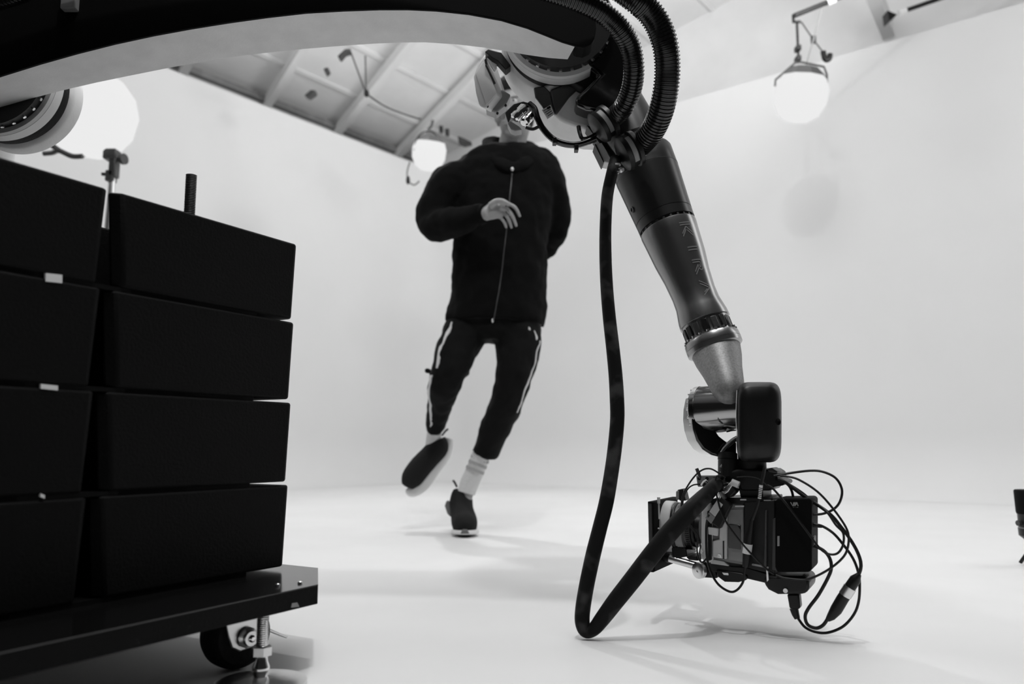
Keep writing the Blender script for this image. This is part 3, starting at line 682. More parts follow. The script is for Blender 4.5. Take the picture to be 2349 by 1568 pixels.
for k in range(16):
    a = 2*math.pi*k/16; a_, e1_, e2_ = frame(da); MB().lathe(dc+a_*dl*.045+(e1_*math.cos(a)+e2_*math.sin(a))*rd*.87, -a_, [(-.002, .0026), (.003, .0026)], 8).build('bolt', STEEL, robot.children[-1] if False else robot)
# fork: thick shell round the left and underside of the drum
fk = [(1594, 905), (1588, 935), (1587, 960), (1590, 985), (1598, 1010), (1612, 1030), (1632, 1043), (1655, 1049), (1690, 1050), (1690, 1012), (1668, 1014), (1650, 1000), (1640, 985), (1615, 980), (1603, 960), (1598, 935)]
mb = MB(); mb.prism(px(fk, 1.575), EY*.085); mb.build('wrist_fork', GLOSS, robot, bevel=.008, seg=4)
mb = MB(); mb.tube(catmull(px([(1655, 1040), (1664, 1026), (1680, 1011), (1696, 1002)], 1.565), 5), M(6, P(1670, 1020, 1.565)), 12); mb.build('fork_strut', CHROME, robot)
mb = MB(); mb.tube(px([(1666, 988), (1694, 983)], 1.565), M(3.5, P(1670, 988, 1.565)), 10); mb.build('fork_rod', CHROME, robot)
mb = MB(); mb.lathe(P(1661, 952, 1.556), V((.1, -1, -.1)), [(0, .0), (0, M(20, dc)), (.006, M(19, dc)), (.008, M(17, dc)), (.002, M(15, dc)), (.002, 0)], 32); mb.build('drum_boss', GLOSS, robot)
# side cover: rounded box loft
def rrect(cx_, cy_, hw, hh, n, Y):
    out = []
    for k in range(40):
        t = 2*math.pi*k/40; c_, s_ = math.cos(t), math.sin(t)
        out.append(P(cx_+hw*math.copysign(abs(c_)**n, c_), cy_+hh*math.copysign(abs(s_)**n, s_), Y))
    return out
rg = [rrect(1741, 967, 20, 50, .5, 1.475), rrect(1741, 967, 40, 80, .42, 1.478), rrect(1741, 968, 48, 88, .40, 1.487), rrect(1741, 968, 51.5, 92, .38, 1.50), rrect(1741, 968, 52, 92.5, .38, 1.55), rrect(1741, 968, 50, 90, .40, 1.60), rrect(1741, 968, 40, 80, .45, 1.62)]
mb = MB(); mb.loft(rg); wc = mb.build('wrist_cover', BLACK, robot, angle=60)
MB().lathe(P(1783, 967, 1.482), V((.5, -.8, 0)), [(-.004, .0062), (.003, .0062), (.003, .004), (.0015, .004), (.0015, 0)], 16).build('screw_cap', GLOSS, wc)
MB().tube(catmull([P(1692, 895, 1.50), P(1690, 940, 1.495), P(1691, 985, 1.495), P(1697, 1030, 1.50), P(1704, 1047, 1.505)], 5), M(2, dc), 8).build('cover_seam', CHROME, wc)
s0, s1 = P(1669, 1040, 1.57), P(1669, 1096, 1.56)
sh = MB().lathe(s0, s1-s0, [(0, M(22, s0)), (.012, M(22, s0)), (.0125, M(20.5, s0)), (.014, M(20.5, s0)), (.0145, M(21.5, s0)), ((s1-s0).length, M(21.5, s0))], 40).build('tool_shaft', BLACK, robot)
for pts in ([(1655, 1064), (1655, 1072)], [(1652, 1067), (1658, 1067)], [(1651, 1070), (1659, 1070)], [(1652, 1083), (1655, 1078), (1658, 1083), (1652, 1083)]):
    MB().tube([PL(u, v, s0-EY*M(19.2, s0), (0, -1, 0)) for u, v in pts], .0006, 6).build('scale_mark', LETTERW, sh)
MB().lathe(P(1722, 1052, 1.56), EZ, [(-.022, M(34, s0)), (-.004, M(34, s0)), (.0, M(28, s0)), (.01, M(28, s0))], 40).build('tool_flange', BLACK, robot)

# ================================================================== film camera
FW = V((-.883, .469, 0)).normalized(); NB = V((-FW.y, FW.x, 0)); NB = NB if NB.y < 0 else -NB
O = P(1720, 1230, 1.52)
def Q(u, v, b=0.): return PL(u, v, O+NB*b, NB)
rig = thing('film_camera', 'black film camera rig with matte box hanging from the robot wrist just above the floor', 'camera', V((O.x, O.y, .06)))
def plate(name, poly, b, th, m, parent=None, bevel=.002, label=None):
    o = MB().prism([Q(u, v, b) for u, v in poly], -NB*th).build(name, m, parent or rig, bevel=bevel)
    if label: o['label'] = label
    return o
def rect(u0, v0, u1, v1): return [(u0, v0), (u1, v0), (u1, v1), (u0, v1)]
# matte box: back plate square to the lens, with side walls in front of it
mz0, mz1 = Q(1497, 1311, .025).z, Q(1497, 1151, .025).z
ma = Q(1497, 1230, .025); mc = ma-NB*.083; mc = V((mc.x, mc.y, (mz0+mz1)/2))
mb = MB(); mb.box(mc, (NB, FW, EZ), (.166, .006, mz1-mz0)); mbx = mb.build('matte_box', BLACKM, rig, bevel=.002)
for sg in (1, -1):
    mb = MB(); mb.box(mc+FW*.004+EZ*sg*(mz1-mz0)*.49, (NB, FW, EZ), (.166, .008, .004)); mb.build('shade_wall', BLACKM, mbx)
    mb = MB(); mb.box(mc+FW*.004+NB*sg*.081, (NB, FW, EZ), (.004, .008, mz1-mz0)); mb.build('shade_wall', DGREY if sg > 0 else BLACKM, mbx)
mb = MB(); pp = Q(1512, 1140, .004); qq = Q(1512, 1190, .004)
mb.lathe(qq, EZ, [(0, M(2, qq)), ((pp-qq).z-.012, M(2, qq)), ((pp-qq).z-.012, M(3.6, qq)), ((pp-qq).z, M(3.6, qq))], 12); mb.build('filter_pin', LGREY, mbx)
MB().lathe(Q(1511, 1211, .008), NB, [(0, .0016), (.002, .0016)], 8).build('screw', LGREY, mbx)
plate('matte_box_bracket', [(1553, 1123), (1566, 1120), (1573, 1148), (1558, 1148)], -.03, .03, BLACK)
plate('bracket_face', [(1550, 1126), (1557, 1124), (1557, 1146), (1550, 1146)], -.028, .02, MGREY)
# lens
lzc = Q(1560, 1207, -.06).z
def La(u): q = Q(u, 1207, -.06); return q
l0 = La(1612); l0 = V((l0.x, l0.y, lzc)); l1 = La(1534); l1 = V((l1.x, l1.y, lzc)); ll = (l1-l0).length
rl = M(55, l1)
lens = MB().lathe(l0, FW, [(0, 0), (0, rl*.62), (ll*.12, rl*.66), (ll*.14, rl*.80), (ll*.2, rl*.80), (ll*.22, rl*.74)], 48).build('lens', BLACK, rig)
MB().lathe(l0, FW, [(ll*.22, rl*.78), (ll*.24, rl*.86), (ll*.36, rl*.88), (ll*.38, rl*.82), (ll*.44, rl*.82)], 48).build('focus_ring', DGREY, lens)
mb = MB()
for k in range(60):
    a = 2*math.pi*k/60; a_, e1_, e2_ = frame(FW); d = e1_*math.cos(a)+e2_*math.sin(a)
    mb.box(l0+FW*ll*.30+d*rl*.88, (FW, d, FW.cross(d)), (ll*.10, .002, .0022))
g = mb.build('focus_gear', BLACK, lens)
MB().lathe(l0, FW, [(ll*.44, rl*.84), (ll*.46, rl*.93), (ll*.62, rl*.97), (ll*.63, rl*.94), (ll*.67, rl*.94)], 48).build('lens_barrel', MGREY, lens)
MB().lathe(l0, FW, [(ll*.67, rl*.97), (ll*.69, rl*.99), (ll*.76, rl*.99), (ll*.78, rl*.97)], 48).build('zoom_ring', BLACK, lens)
MB().lathe(l0, FW, [(ll*.78, rl*.99), (ll*.80, rl*1.02), (ll*1.0, rl*1.04), (ll*1.2, rl*1.04), (ll*1.22, rl*.96), (ll*1.22, rl*.8), (ll*1.1, rl*.75), (ll*1.1, 0)], 48).build('lens_front', LGREY, lens)
# body
body = plate('camera_body', [(1630, 1150), (1708, 1150), (1708, 1296), (1634, 1284)], 0, .12, PANEL, bevel=.004)
plate('front_plate', [(1609, 1166), (1632, 1150), (1636, 1286), (1622, 1292), (1607, 1280)], .004, .12, LGREY, bevel=.003)
plate('side_door', [(1640, 1162), (1668, 1156), (1667, 1282), (1634, 1277), (1634, 1240), (1650, 1236), (1650, 1200), (1640, 1196)], .006, .008, GREY, bevel=.002)
plate('display', [(1671, 1202), (1699, 1204), (1699, 1260), (1671, 1256)], .003, .004, GLOSS, bevel=.0006)
plate('display_frame', [(1669, 1166), (1706, 1166), (1706, 1290), (1669, 1284)], .001, .004, MGREY)
plate('port_strip', [(1622, 1172), (1631, 1168), (1632, 1284), (1624, 1286)], .0085, .006, BLACK, bevel=.001)
plate('port_label', [(1624, 1208), (1647, 1211), (1646, 1229), (1625, 1225)], .013, .008, TAPE, bevel=.001)
plate('seam', [(1658, 1240), (1661, 1240), (1661, 1282), (1658, 1281)], .0068, .003, BLACK, bevel=.0)
for u, v in ((1612, 1265), (1651, 1274)):
    q = Q(u, v, .005); MB().lathe(q, NB, [(-.004, .0035), (.003, .0035), (.003, .0018), (.0015, .0018), (.0015, 0)], 14).build('hex_screw', STEEL, rig)
plate('top_plate', [(1618, 1148), (1640, 1142), (1772, 1140), (1772, 1158), (1700, 1156), (1622, 1158)], .002, .11, BLACK)
for u0, v0, u1, v1 in ((1698, 1144, 1712, 1147), (1686, 1159, 1707, 1162), (1752, 1146, 1768, 1148)):
    plate('edge_trim', rect(u0, v0, u1, v1), .0035, .003, STEEL, bevel=0)
# rear: battery plate, side recorder box with its mark
plate('rear_housing', [(1706, 1150), (1778, 1146), (1778, 1318), (1706, 1300)], .004, .11, BLACK)
plate('cooling_fin', [(1755, 1170), (1759, 1170), (1758, 1302), (1752, 1300)], .012, .012, DGREY, bevel=.001)
plate('cooling_fin', [(1772, 1190), (1781, 1186), (1781, 1308), (1771, 1306)], .012, .012, DGREY, bevel=.001)
vx = plate('recorder_box', [(1783, 1143), (1856, 1142), (1862, 1147), (1862, 1306), (1856, 1312), (1783, 1312), (1778, 1300), (1778, 1150)], .022, .085, BLACKM, bevel=.003)
plate('latch', [(1783, 1229), (1788, 1229), (1788, 1252), (1783, 1252)], .0235, .002, MGREY, vx, bevel=.0005)
for pts in ([(1813.5, 1151.5), (1818.5, 1160), (1820.5, 1151.5)], [(1820.5, 1160), (1823.5, 1151.5)], [(1823.5, 1160), (1826.5, 1151.5)], [(1826, 1157.5), (1828, 1151.5), (1831, 1160)]):
    MB().tube([Q(u, v, .0222) for u, v in pts], M(.8, O), 6).build('logo_stroke', LETTERW, vx)
for u0, u1 in ((1819, 1821), (1823.5, 1824.5), (1827, 1831)): MB().tube([Q(u0, 1163, .0222), Q(u1, 1163, .0222)], .0004, 4).build('logo_stroke', LETTER, vx)
plate('port', [(1861, 1230), (1867, 1230), (1867, 1252), (1861, 1252)], .01, .03, BLACK, vx)
# underside: bridge plate, rods, knob, rear foot with power plug
plate('bridge_plate', [(1616, 1284), (1640, 1290), (1680, 1298), (1712, 1300), (1770, 1318), (1770, 1340), (1714, 1327), (1640, 1312), (1616, 1304)], -.005, .10, BLACK)
plate('bridge_trim', [(1628, 1281), (1660, 1287), (1672, 1298), (1630, 1292)], .002, .01, LGREY, bevel=.001)
plate('bridge_trim', [(1725, 1292), (1763, 1300), (1763, 1304), (1724, 1296)], .008, .01, MGREY, bevel=.001)
for k, (b, du) in enumerate(((-.035, 0), (-.095, 8))):
    a, c_ = Q(1526+du, 1277+du*.3, b), Q(1606+du, 1300+du*.3, b)
    rd_ = MB().tube([a, c_+(c_-a)*.6], .0075, 16).build('support_rod', STEEL, rig)
    MB().tube([a+(a-c_)*.10, a+(c_-a)*.12], .0092, 16).build('rod_cap', BLACK, rd_)
plate('rod_bracket', [(1540, 1256), (1552, 1252), (1574, 1258), (1576, 1276), (1556, 1280), (1542, 1274)], -.03, .07, BLACK)
plate('rod_clamp', [(1573, 1276), (1598, 1274), (1602, 1286), (1580, 1284)], -.028, .06, BLACK)
kq = Q(1604, 1307, -.004); MB().lathe(kq-FW*.003, (FW*.5+NB).normalized(), [(0, M(18, kq)), (.008, M(18, kq)), (.009, M(16, kq)), (.009, .003), (.0075, .003), (.0075, 0)], 36).build('clamp_knob', STEEL, rig)
plate('clamp_block', [(1606, 1288), (1640, 1296), (1645, 1326), (1612, 1324)], -.006, .10, BLACK)
plate('handle_foot', [(1643, 1306), (1700, 1314), (1714, 1320), (1712, 1330), (1694, 1335), (1662, 1334), (1646, 1322)], .0, .08, BLACK)
plate('foot_inlay', [(1656, 1312), (1671, 1314), (1671, 1319), (1660, 1318)], .002, .004, STEEL, bevel=.0005)
rf = plate('rear_foot', [(1754, 1320), (1780, 1320), (1845, 1321), (1856, 1330), (1856, 1352), (1846, 1362), (1784, 1363), (1762, 1352), (1752, 1338)], .01, .09, BLACK, bevel=.005)
q = Q(1802, 1354, .012); MB().lathe(q, NB, [(-.004, .0042), (.002, .0042)], 12).build('screw', STEEL, rf)
plate('cable_clip', [(1757, 1306), (1762, 1306), (1763, 1330), (1759, 1334)], .016, .003, STEEL, bevel=.0005)
plug = MB().prism([Q(u, v, -.005) for u, v in [(1805, 1362), (1833, 1362), (1836, 1395), (1830, 1397), (1822, 1397), (1811, 1396)]], -NB*.025).build('power_plug', BLACK, rig, bevel=.003)
MB().tube([Q(1821, 1394, -.016), Q(1825, 1408, -.016), Q(1829, 1418, -.016)], [M(10, q), M(8.5, q), M(6.5, q)], 14).build('strain_relief', BLACK, plug)
# top: cheese plate with holes, lever, mount plates, articulated arm, small transmitter
cz = plate('cheese_plate', [(1596, 1090), (1690, 1090), (1690, 1106), (1662, 1108), (1662, 1116), (1600, 1116)], -.03, .012, MGREY)
for u in (1604, 1622, 1640, 1656):
    MB().lathe(Q(u, 1097, -.0295), NB, [(-.002, M(4.2, O)), (.001, M(4.2, O)), (.001, M(2, O)), (.0002, 0)], 12).build('hole', BLACK, cz)
mb = MB(); mb.tube([Q(1607, 1096, -.02), Q(1602, 1084, -.02), Q(1598, 1074, -.02)], [M(3, O), M(4.4, O), M(4.2, O)], 12); mb.build('lever', DGREY, rig)
plate('mount_plate', [(1660, 1086), (1690, 1076), (1770, 1076), (1783, 1084), (1783, 1098), (1800, 1104), (1798, 1113), (1772, 1116), (1768, 1125), (1700, 1125), (1690, 1108), (1660, 1104)], -.01, .10, BLACK, bevel=.004)
plate('mount_riser', [(1692, 1110), (1750, 1110), (1750, 1146), (1700, 1146)], -.015, .09, BLACK)
plate('wedge', [(1760, 1076), (1768, 1072), (1783, 1080), (1783, 1086), (1762, 1082)], -.004, .06, DGREY)
plate('arm_bracket', [(1646, 1113), (1668, 1104), (1682, 1112), (1690, 1126), (1676, 1140), (1660, 1144), (1648, 1132)], .012, .03, BLACK, bevel=.003)
plate('arm_link', [(1664, 1118), (1676, 1104), (1682, 1110), (1670, 1128), (1660, 1134)], .02, .008, STEEL, bevel=.001)
mb = MB(); q = Q(1665, 1119, .024); mb.lathe(q, NB, [(0, M(6, q)), (.003, M(6, q)), (.003, M(3, q)), (.0, M(3, q))], 20); mb.build('ring_joint', CHROME, rig)
mb = MB(); mb.tube([Q(1678, 1105, .016), Q(1695, 1112, .016)], M(8, q), 14); mb.build('thumb_screw', LGREY, rig)
mb = MB(); mb.tube([Q(1611, 1114, -.004), Q(1616, 1106, -.004), Q(1622, 1103, -.004)], M(5, q), 12); mb.build('white_clip', TAPE, rig)
mb = MB(); mb.tube([Q(1616, 1108, .008), Q(1640, 1128, .01)], [M(8, q), M(9.5, q)], 14); mb.build('swivel_grip', BLACK, rig)
mb = MB(); mb.tube([Q(1653, 1128, .02), Q(1660, 1145, .02)], M(8, q), 14); mb.build('silver_connector', STEEL, rig)
tr = plate('transmitter', [(1617.5, 1187), (1655, 1138), (1677, 1158), (1651, 1213)], .028, .02, BLACK, bevel=.002)
plate('transmitter_face', [(1627, 1173), (1645, 1146), (1658, 1157), (1640, 1185)], .0295, .002, LGREY, tr, bevel=.0006)
plate('transmitter_end', [(1617.5, 1187), (1627, 1174), (1640, 1186), (1631, 1201)], .0295, .002, MGREY, tr, bevel=.0006)

# ------------------------------------------------------------------ cables on the camera
def cable(label, pts, wpx, b=.03, name='camera_cable', m=BLACK, group='black cables looped around the film camera'):
    c = [Q(u, v, bb) if (bb := (r[0] if r else b)) is not None else None for u, v, *r in pts]
    c = catmull(c, 6)
    for p in c:
        if p.z < M(wpx/2, p)+.0004: p.z = M(wpx/2, p)+.0004
    o = MB().tube(c, M(wpx/2, O), 10).build(name, m); return tag(o, label, 'cable', None)
cable('thin black cable arching up over the camera\'s top bracket and down past the lens', [(1664, 1094, .02), (1648, 1084), (1631, 1075), (1614, 1076), (1597, 1088), (1580, 1110), (1567, 1135), (1563, 1161), (1569, 1189), (1589, 1211), (1601, 1228), (1600, 1245), (1599, 1262), (1603, 1281), (1611, 1289), (1620, 1281, .01)], 4)
cable('thin black cable from the white clip down across the lens rings', [(1606, 1110, .015), (1590, 1112), (1577, 1122), (1568, 1142), (1566, 1172), (1575, 1198), (1592, 1218), (1606, 1246), (1605, 1268), (1607, 1284, .01)], 3.5, .024)
cable('black cable slanting across the camera body from the top arm to the rear corner', [(1652, 1094, .03), (1644, 1092), (1641, 1112), (1646, 1144), (1656, 1177), (1673, 1208), (1704, 1248), (1737, 1284), (1760, 1306), (1775, 1316, .03)], 4.5, .036)
cd = cable('black cable hanging in a U below the camera body up to the inline connector', [(1626, 1180, .03), (1621, 1200), (1620, 1231), (1622, 1279), (1631, 1312), (1648, 1340), (1673, 1356), (1690, 1353), (1704, 1335), (1708, 1312), (1711, 1290)], 5.5, .022)
cd2 = MB().tube([Q(1710, 1300, .022), Q(1713, 1272, .022), Q(1716, 1245, .022), Q(1721, 1215, .022), Q(1725, 1190, .022)], [M(7, O), M(9, O), M(9, O), M(6.5, O), M(5, O)], 16).build('inline_connector', BLACK, cd)
MB().tube([Q(1713, 1269, .022), Q(1716, 1247, .022)], M(10, O), 20).build('white_band', TAPE, cd2)
cable('black cable rising from the mount and looping wide at upper right into the recorder', [(1775, 1091, .01), (1819, 1083.5), (1861, 1079), (1889, 1082), (1917, 1096), (1931, 1121), (1928, 1147), (1914, 1166), (1889, 1177.5), (1862, 1180, .0)], 5.5, .0)
cable('black cable sweeping from the mount down the right and back to the rear foot', [(1790, 1091), (1805, 1092), (1833, 1100), (1875, 1127), (1911, 1166), (1940, 1208), (1947, 1235), (1942, 1264), (1928, 1284), (1903, 1304), (1872, 1321), (1845, 1329), (1800, 1325, .03), (1780, 1318, .03)], 5, .026)
cable('black cable crossing the recorder face and looping back right up to the mount', [(1760, 1112), (1777, 1124), (1819, 1175), (1864, 1236), (1886, 1262), (1906, 1271), (1923, 1267), (1934, 1248), (1934, 1222), (1917, 1203), (1895, 1172), (1861, 1146, -.02), (1833, 1124, -.02), (1788, 1097, -.02)], 5, .032)
ch = cable('long black power cable from recorder port hanging to the floor and up to the plug', [(1860, 1203, 0), (1883, 1205, 0), (1911, 1222), (1934, 1248), (1956, 1279), (1968, 1309), (1972, 1337), (1970, 1377), (1959, 1408), (1934, 1436), (1900, 1450), (1872, 1449), (1847, 1438), (1831, 1418)], 6, -.016)
MB().tube([Q(1861, 1203, 0), Q(1870, 1204, 0), Q(1886, 1207, 0)], [M(6, O), M(5, O), M(3.5, O)], 12).build('cable_boot', BLACK, ch)
ci = cable('thick black cable from the mount down the far right to the dangling connector', [(1786, 1098), (1805, 1108), (1838, 1133), (1900, 1175), (1928, 1206), (1954, 1242), (1970, 1273), (1975, 1298), (1969, 1320)], 7.5, -.004)
cn1 = MB().tube([Q(u, v, -.004) for u, v in ((1971, 1316), (1962, 1328), (1948, 1349))], [M(5, O), M(11.5, O), M(12, O)], 18).build('connector_plug', BLACK, ci)
cj = cable('black cable from the dangling connector curling along the floor and up to the recorder', [(1899, 1418), (1888, 1433), (1872, 1440), (1853, 1432), (1847, 1413), (1855, 1394), (1878, 1363), (1900, 1323), (1907, 1301), (1903, 1279), (1889, 1262), (1866, 1250), (1856, 1244, 0)], 7.5, -.004)
cn2 = MB().tube([Q(u, v, -.004) for u, v in ((1942, 1359), (1932, 1374), (1918, 1398), (1906, 1414), (1898, 1421))], [M(12, O), M(12.5, O), M(12.5, O), M(9, O), M(5, O)], 18).build('connector_socket', BLACK, cj)
MB().tube([Q(1950, 1346, -.004), Q(1938, 1365, -.004)], M(13.5, O), 24).build('silver_band', STEEL, cj)
ck = cable('short black cable with a barcode tag standing upright in front of the mount', [(1754, 1071), (1751, 1090), (1746, 1112), (1742, 1135), (1740, 1150), (1732, 1175), (1725, 1192)], 7, .045)
mb = MB().tube([Q(1746, 1112, .045), Q(1742, 1143, .045)], M(4, O), 14).build('barcode_tag', TAPE, ck)
for k in range(6):
    a = Q(1745.3-k*.55, 1118+k*4, .045); MB().tube([a, a+(Q(1744.9, 1120, .045)-Q(1745.3, 1118, .045))*.9], M(4.2, O), 14).build('tag_stripe', BLACK, ck)
cable('short black cable dropping behind from the mount to the recorder top', [(1798, 1104), (1810, 1114), (1817, 1128), (1820, 1145)], 6, -.03)
cable('thin wire running over the front of the camera mount', [(1690, 1094), (1715, 1092), (1738, 1096), (1752, 1106), (1760, 1114)], 2.5, .006, m=DGREY)

# ------------------------------------------------------------------ braided sleeve from the robot down to the floor and up to the camera
sl = [(1412, 366, 1.63), (1403, 400, 1.60), (1393, 450, 1.59), (1389, 520, 1.58), (1389, 590, 1.57), (1392, 660, 1.565), (1398, 730, 1.56), (1406, 800, 1.555), (1412, 860, 1.55), (1415, 910, 1.545), (1416, 960, 1.54), (1411, 1020, 1.535), (1403, 1080, 1.53), (1391, 1150, 1.525), (1376, 1210, 1.52), (1361, 1270, 1.515), (1346, 1340, 1.508), (1337, 1395, 1.50), (1336, 1428, 1.495), (1344, 1447, 1.492), (1362, 1442, 1.49), (1382, 1418, 1.485), (1412, 1378, 1.48), (1450, 1330, 1.475), (1490, 1278, 1.47), (1535, 1222, 1.465), (1578, 1176, 1.465), (1608, 1146, 1.475), (1628, 1126, 1.50), (1645, 1108, 1.53)]
wd = [27, 27, 27, 27, 28, 29, 30, 31, 32, 33, 33, 33, 33, 34, 34, 35, 35, 35, 34, 30, 31, 36, 40, 42, 43, 43, 42, 38, 33, 30]
pts = catmull([P(*q) for q in sl], 6); ws = interp(wd, 6)
rads = [M(w_/2, p) for w_, p in zip(ws, pts)]
for p, r in zip(pts, rads): p.z = max(p.z, r+.001)
tag(MB().tube(pts, rads, 20, uv=True).build('braided_cable_sleeve', BRAID), 'long black braided sleeve hanging from the robot to the floor and up to the camera', 'cable sleeve')

# ================================================================== the runner
YP = 3.15
person = thing('person', 'person running on tiptoe in black zip hoodie, black track pants and white striped socks', 'person', G(1066, 1224, 0))
def J(u, v, dy=0.): return P(u, v, YP+dy)
def mp(x): return x/585.
def chain(mb, pts, seg=16, n=5):
    c = catmull([p[0] for p in pts], n); r = interp([p[1] for p in pts], n); return mb.tube(c, r, seg)
def oval(u, v, hw, hd, dy=0., tilt=0.):
    c = J(u, v, dy); return [c+V((math.cos(t)*mp(hw), math.sin(t)*hd, -math.sin(tilt)*math.cos(t)*mp(hw))) for t in [2*math.pi*k/28 for k in range(28)]]
# body: one continuous surface, with head, neck, limbs and hands
b = MB()
HC = J(1180, 258, -.02); hx = V((.93, -.36, .05)).normalized(); hy = V((.36, .93, .12)).normalized()      # face turned to the image right
hx = (hx-hy*hx.dot(hy)).normalized(); hz = hx.cross(hy); HE = (hx, hy, hz); fdir = -hy
def hp(x, y, z): return HC+hx*x+fdir*y+hz*z
b.ball(hp(0, -.012, .028), (.077, .098, .094), HE, 24, 16)
b.ball(hp(0, .018, -.042), (.060, .072, .080), HE, 20, 14)
b.ball(hp(0, .060, -.098), (.026, .022, .020), HE)
b.ball(hp(0, .085, .0), (.045, .012, .05), HE)
b.tube([hp(0, .092, .024), hp(0, .105, -.005), hp(0, .114, -.022)], [.009, .012, .015], 10)
b.ball(hp(0, .092, -.058), (.026, .012, .008), HE); b.ball(hp(0, .090, -.070), (.022, .012, .008), HE)
for sg in (1, -1):
    b.ball(hp(.079*sg, -.012, -.008), (.008, .02, .033), HE); b.ball(hp(.034*sg, .084, .034), (.026, .012, .008), HE); b.ball(hp(.045*sg, .062, -.03), (.022, .022, .025), HE)
chain(b, [(HC-hz*.04-fdir*.02, .058), (J(1172, 345, .01), .056), (J(1166, 392, .02), .075)])
b.loft([oval(1166, 372, 40, .06, .02), oval(1160, 395, 100, .075, .02), oval(1158, 430, 112, .095, .01), oval(1150, 520, 96, .10), oval(1146, 600, 88, .095), oval(1142, 680, 92, .10), oval(1136, 735, 94, .10), oval(1136, 765, 70, .09)])
chain(b, [(J(1072, 412, .01), .05), (J(1012, 474, -.01), .042), (J(1000, 506, -.06), .038), (J(1048, 508, -.165), .034), (J(1098, 495, -.24), .026), (J(1122, 489, -.265), .025)])
chain(b, [(J(1245, 412, .02), .05), (J(1274, 466, .045), .036), (J(1276, 514, .08), .033), (J(1262, 556, .16), .029), (J(1236, 589, .235), .024)])
chain(b, [(J(1080, 735), .085), (J(1048, 800, -.05), .072), (J(1026, 862, -.08), .056), (J(1014, 920, .02), .042), (J(1000, 985, .12), .026), (J(995, 1010, .15), .024), (J(978, 1045, .14), .022), (J(950, 1090, .12), .020)])
chain(b, [(J(1190, 740), .09), (J(1188, 810, -.04), .075), (J(1167, 905, -.05), .048), (J(1138, 975, 0), .042), (J(1096, 1068, .06), .029), (J(1072, 1130, .07), .026), (J(1062, 1170, .04), .024), (J(1066, 1198, -.02), .020)])
# hand held in front of the chest: palm, four fingers, thumb
hd = -.265
b.tube([J(1112, 491, hd), J(1128, 484, hd-.005), J(1146, 480, hd-.008), J(1152, 479, hd-.008)], [.026, .034, .034, .028], 14, flat=.42, hint=(.1, 0, 1))
fing = [([(1147, 466), (1165, 467), (1182, 476), (1192, 495)], .0072, -.020), ([(1148, 475), (1163, 480), (1175, 494), (1184, 517)], .0074, -.008), ([(1145, 484), (1158, 491), (1168, 505), (1173, 521)], .0070, .003), ([(1138, 492), (1149, 500), (1157, 510), (1161, 521)], .0062, .012)]
for ptsx, r, dd in fing:
    c = catmull([J(u, v, hd-.012+dd-(.006*k if k < 3 else 0)) for k, (u, v) in enumerate(ptsx)], 4); b.tube(c, interp([r*1.15, r, r*.95, r*.8], 4), 10); b.ball(c[-1], r*.8)
c = catmull([J(1124, 472, hd-.02), J(1138, 462, hd-.035), J(1152, 461, hd-.045), J(1164, 466, hd-.05)], 4); b.tube(c, interp([.013, .011, .010, .008], 4), 10); b.ball(c[-1], .008)
# other hand tucked behind the back
q0 = J(1236, 590, .24); b.tube([q0, q0+V((-.05, .01, -.02)), q0+V((-.09, .015, -.03))], [.026, .034, .028], 12, flat=.45)
for k in range(4):
    s_ = q0+V((-.085, .012-.006*k, -.012-.015*k)); c = catmull([s_, s_+V((-.03, .0, -.006)), s_+V((-.052, -.012, -.016)), s_+V((-.06, -.028, -.024))], 3); b.tube(c, .0085, 8)
c = catmull([q0+V((-.03, -.02, .01)), q0+V((-.055, -.035, .018)), q0+V((-.08, -.04, .012))], 3); b.tube(c, .0095, 8)
bo = b.build('body', SKIN, person); remesh(bo, .0034, 2)
for sg in (1, -1):
    ey = MB().ball(hp(.033*sg, .080, .018), .0125, HE).build('eye', EYE, person); MB().ball(hp(.033*sg, .0885, .018), (.0055, .005, .0055), HE).build('iris', IRIS, ey)
h = MB(); h.ball(hp(0, -.022, .050), (.083, .098, .090), HE, 24, 16)
for sg in (1, -1): h.ball(hp(.068*sg, .0, .02), (.015, .035, .05), HE)
h.ball(hp(0, -.075, -.01), (.06, .045, .06), HE); h.ball(hp(0, .055, .105), (.055, .04, .03), HE)
ho = h.build('hair', HAIR, person); remesh(ho, .007, 2, .008, .02)
# hoodie
j = MB()
j.loft([oval(1172, 337, 58, .07, .03), oval(1171, 347, 94, .085, .02), oval(1169, 360, 115, .095, .02), oval(1165, 381, 127, .11, .015), oval(1158, 425, 130, .125, .01), oval(1152, 480, 122, .135), oval(1148, 560, 112, .135), oval(1146, 640, 113, .13), oval(1142, 690, 115, .135), oval(1137, 722, 119, .14), oval(1136, 742, 118, .138, 0, .03)])
chain(j, [(J(1080, 412, .01), mp(42)), (J(1042, 420), mp(54)), (J(1007, 470, -.02), mp(50)), (J(995, 508, -.05), mp(41)), (J(1012, 516, -.10), mp(38)), (J(1050, 508, -.17), mp(34)), (J(1085, 497, -.22), mp(26)), (J(1112, 490, -.25), mp(22))])
chain(j, [(J(1235, 410, .02), mp(40)), (J(1256, 418, .02), mp(46)), (J(1276, 465, .04), mp(33)), (J(1279, 515, .07), mp(31)), (J(1266, 555, .15), mp(26)), (J(1238, 588, .23), mp(21))])
jo = j.build('hoodie', CLOTH, person); remesh(jo, .010, 4, .018, .06)
cl = MB(); ring = [J(1122, 322, .05), J(1150, 322, .11), J(1190, 325, .11), J(1225, 338, .05), J(1226, 352, -.03), J(1205, 372, -.085), J(1176, 385, -.10), J(1148, 372, -.095), J(1126, 348, -.04)]
cl.tube(catmull(ring, 5, True), [.015]*(len(ring)*5), 12, closed=True, flat=2.0)
co_ = cl.build('collar', CLOTH, jo); remesh(co_, .006, 2, .008, .04)
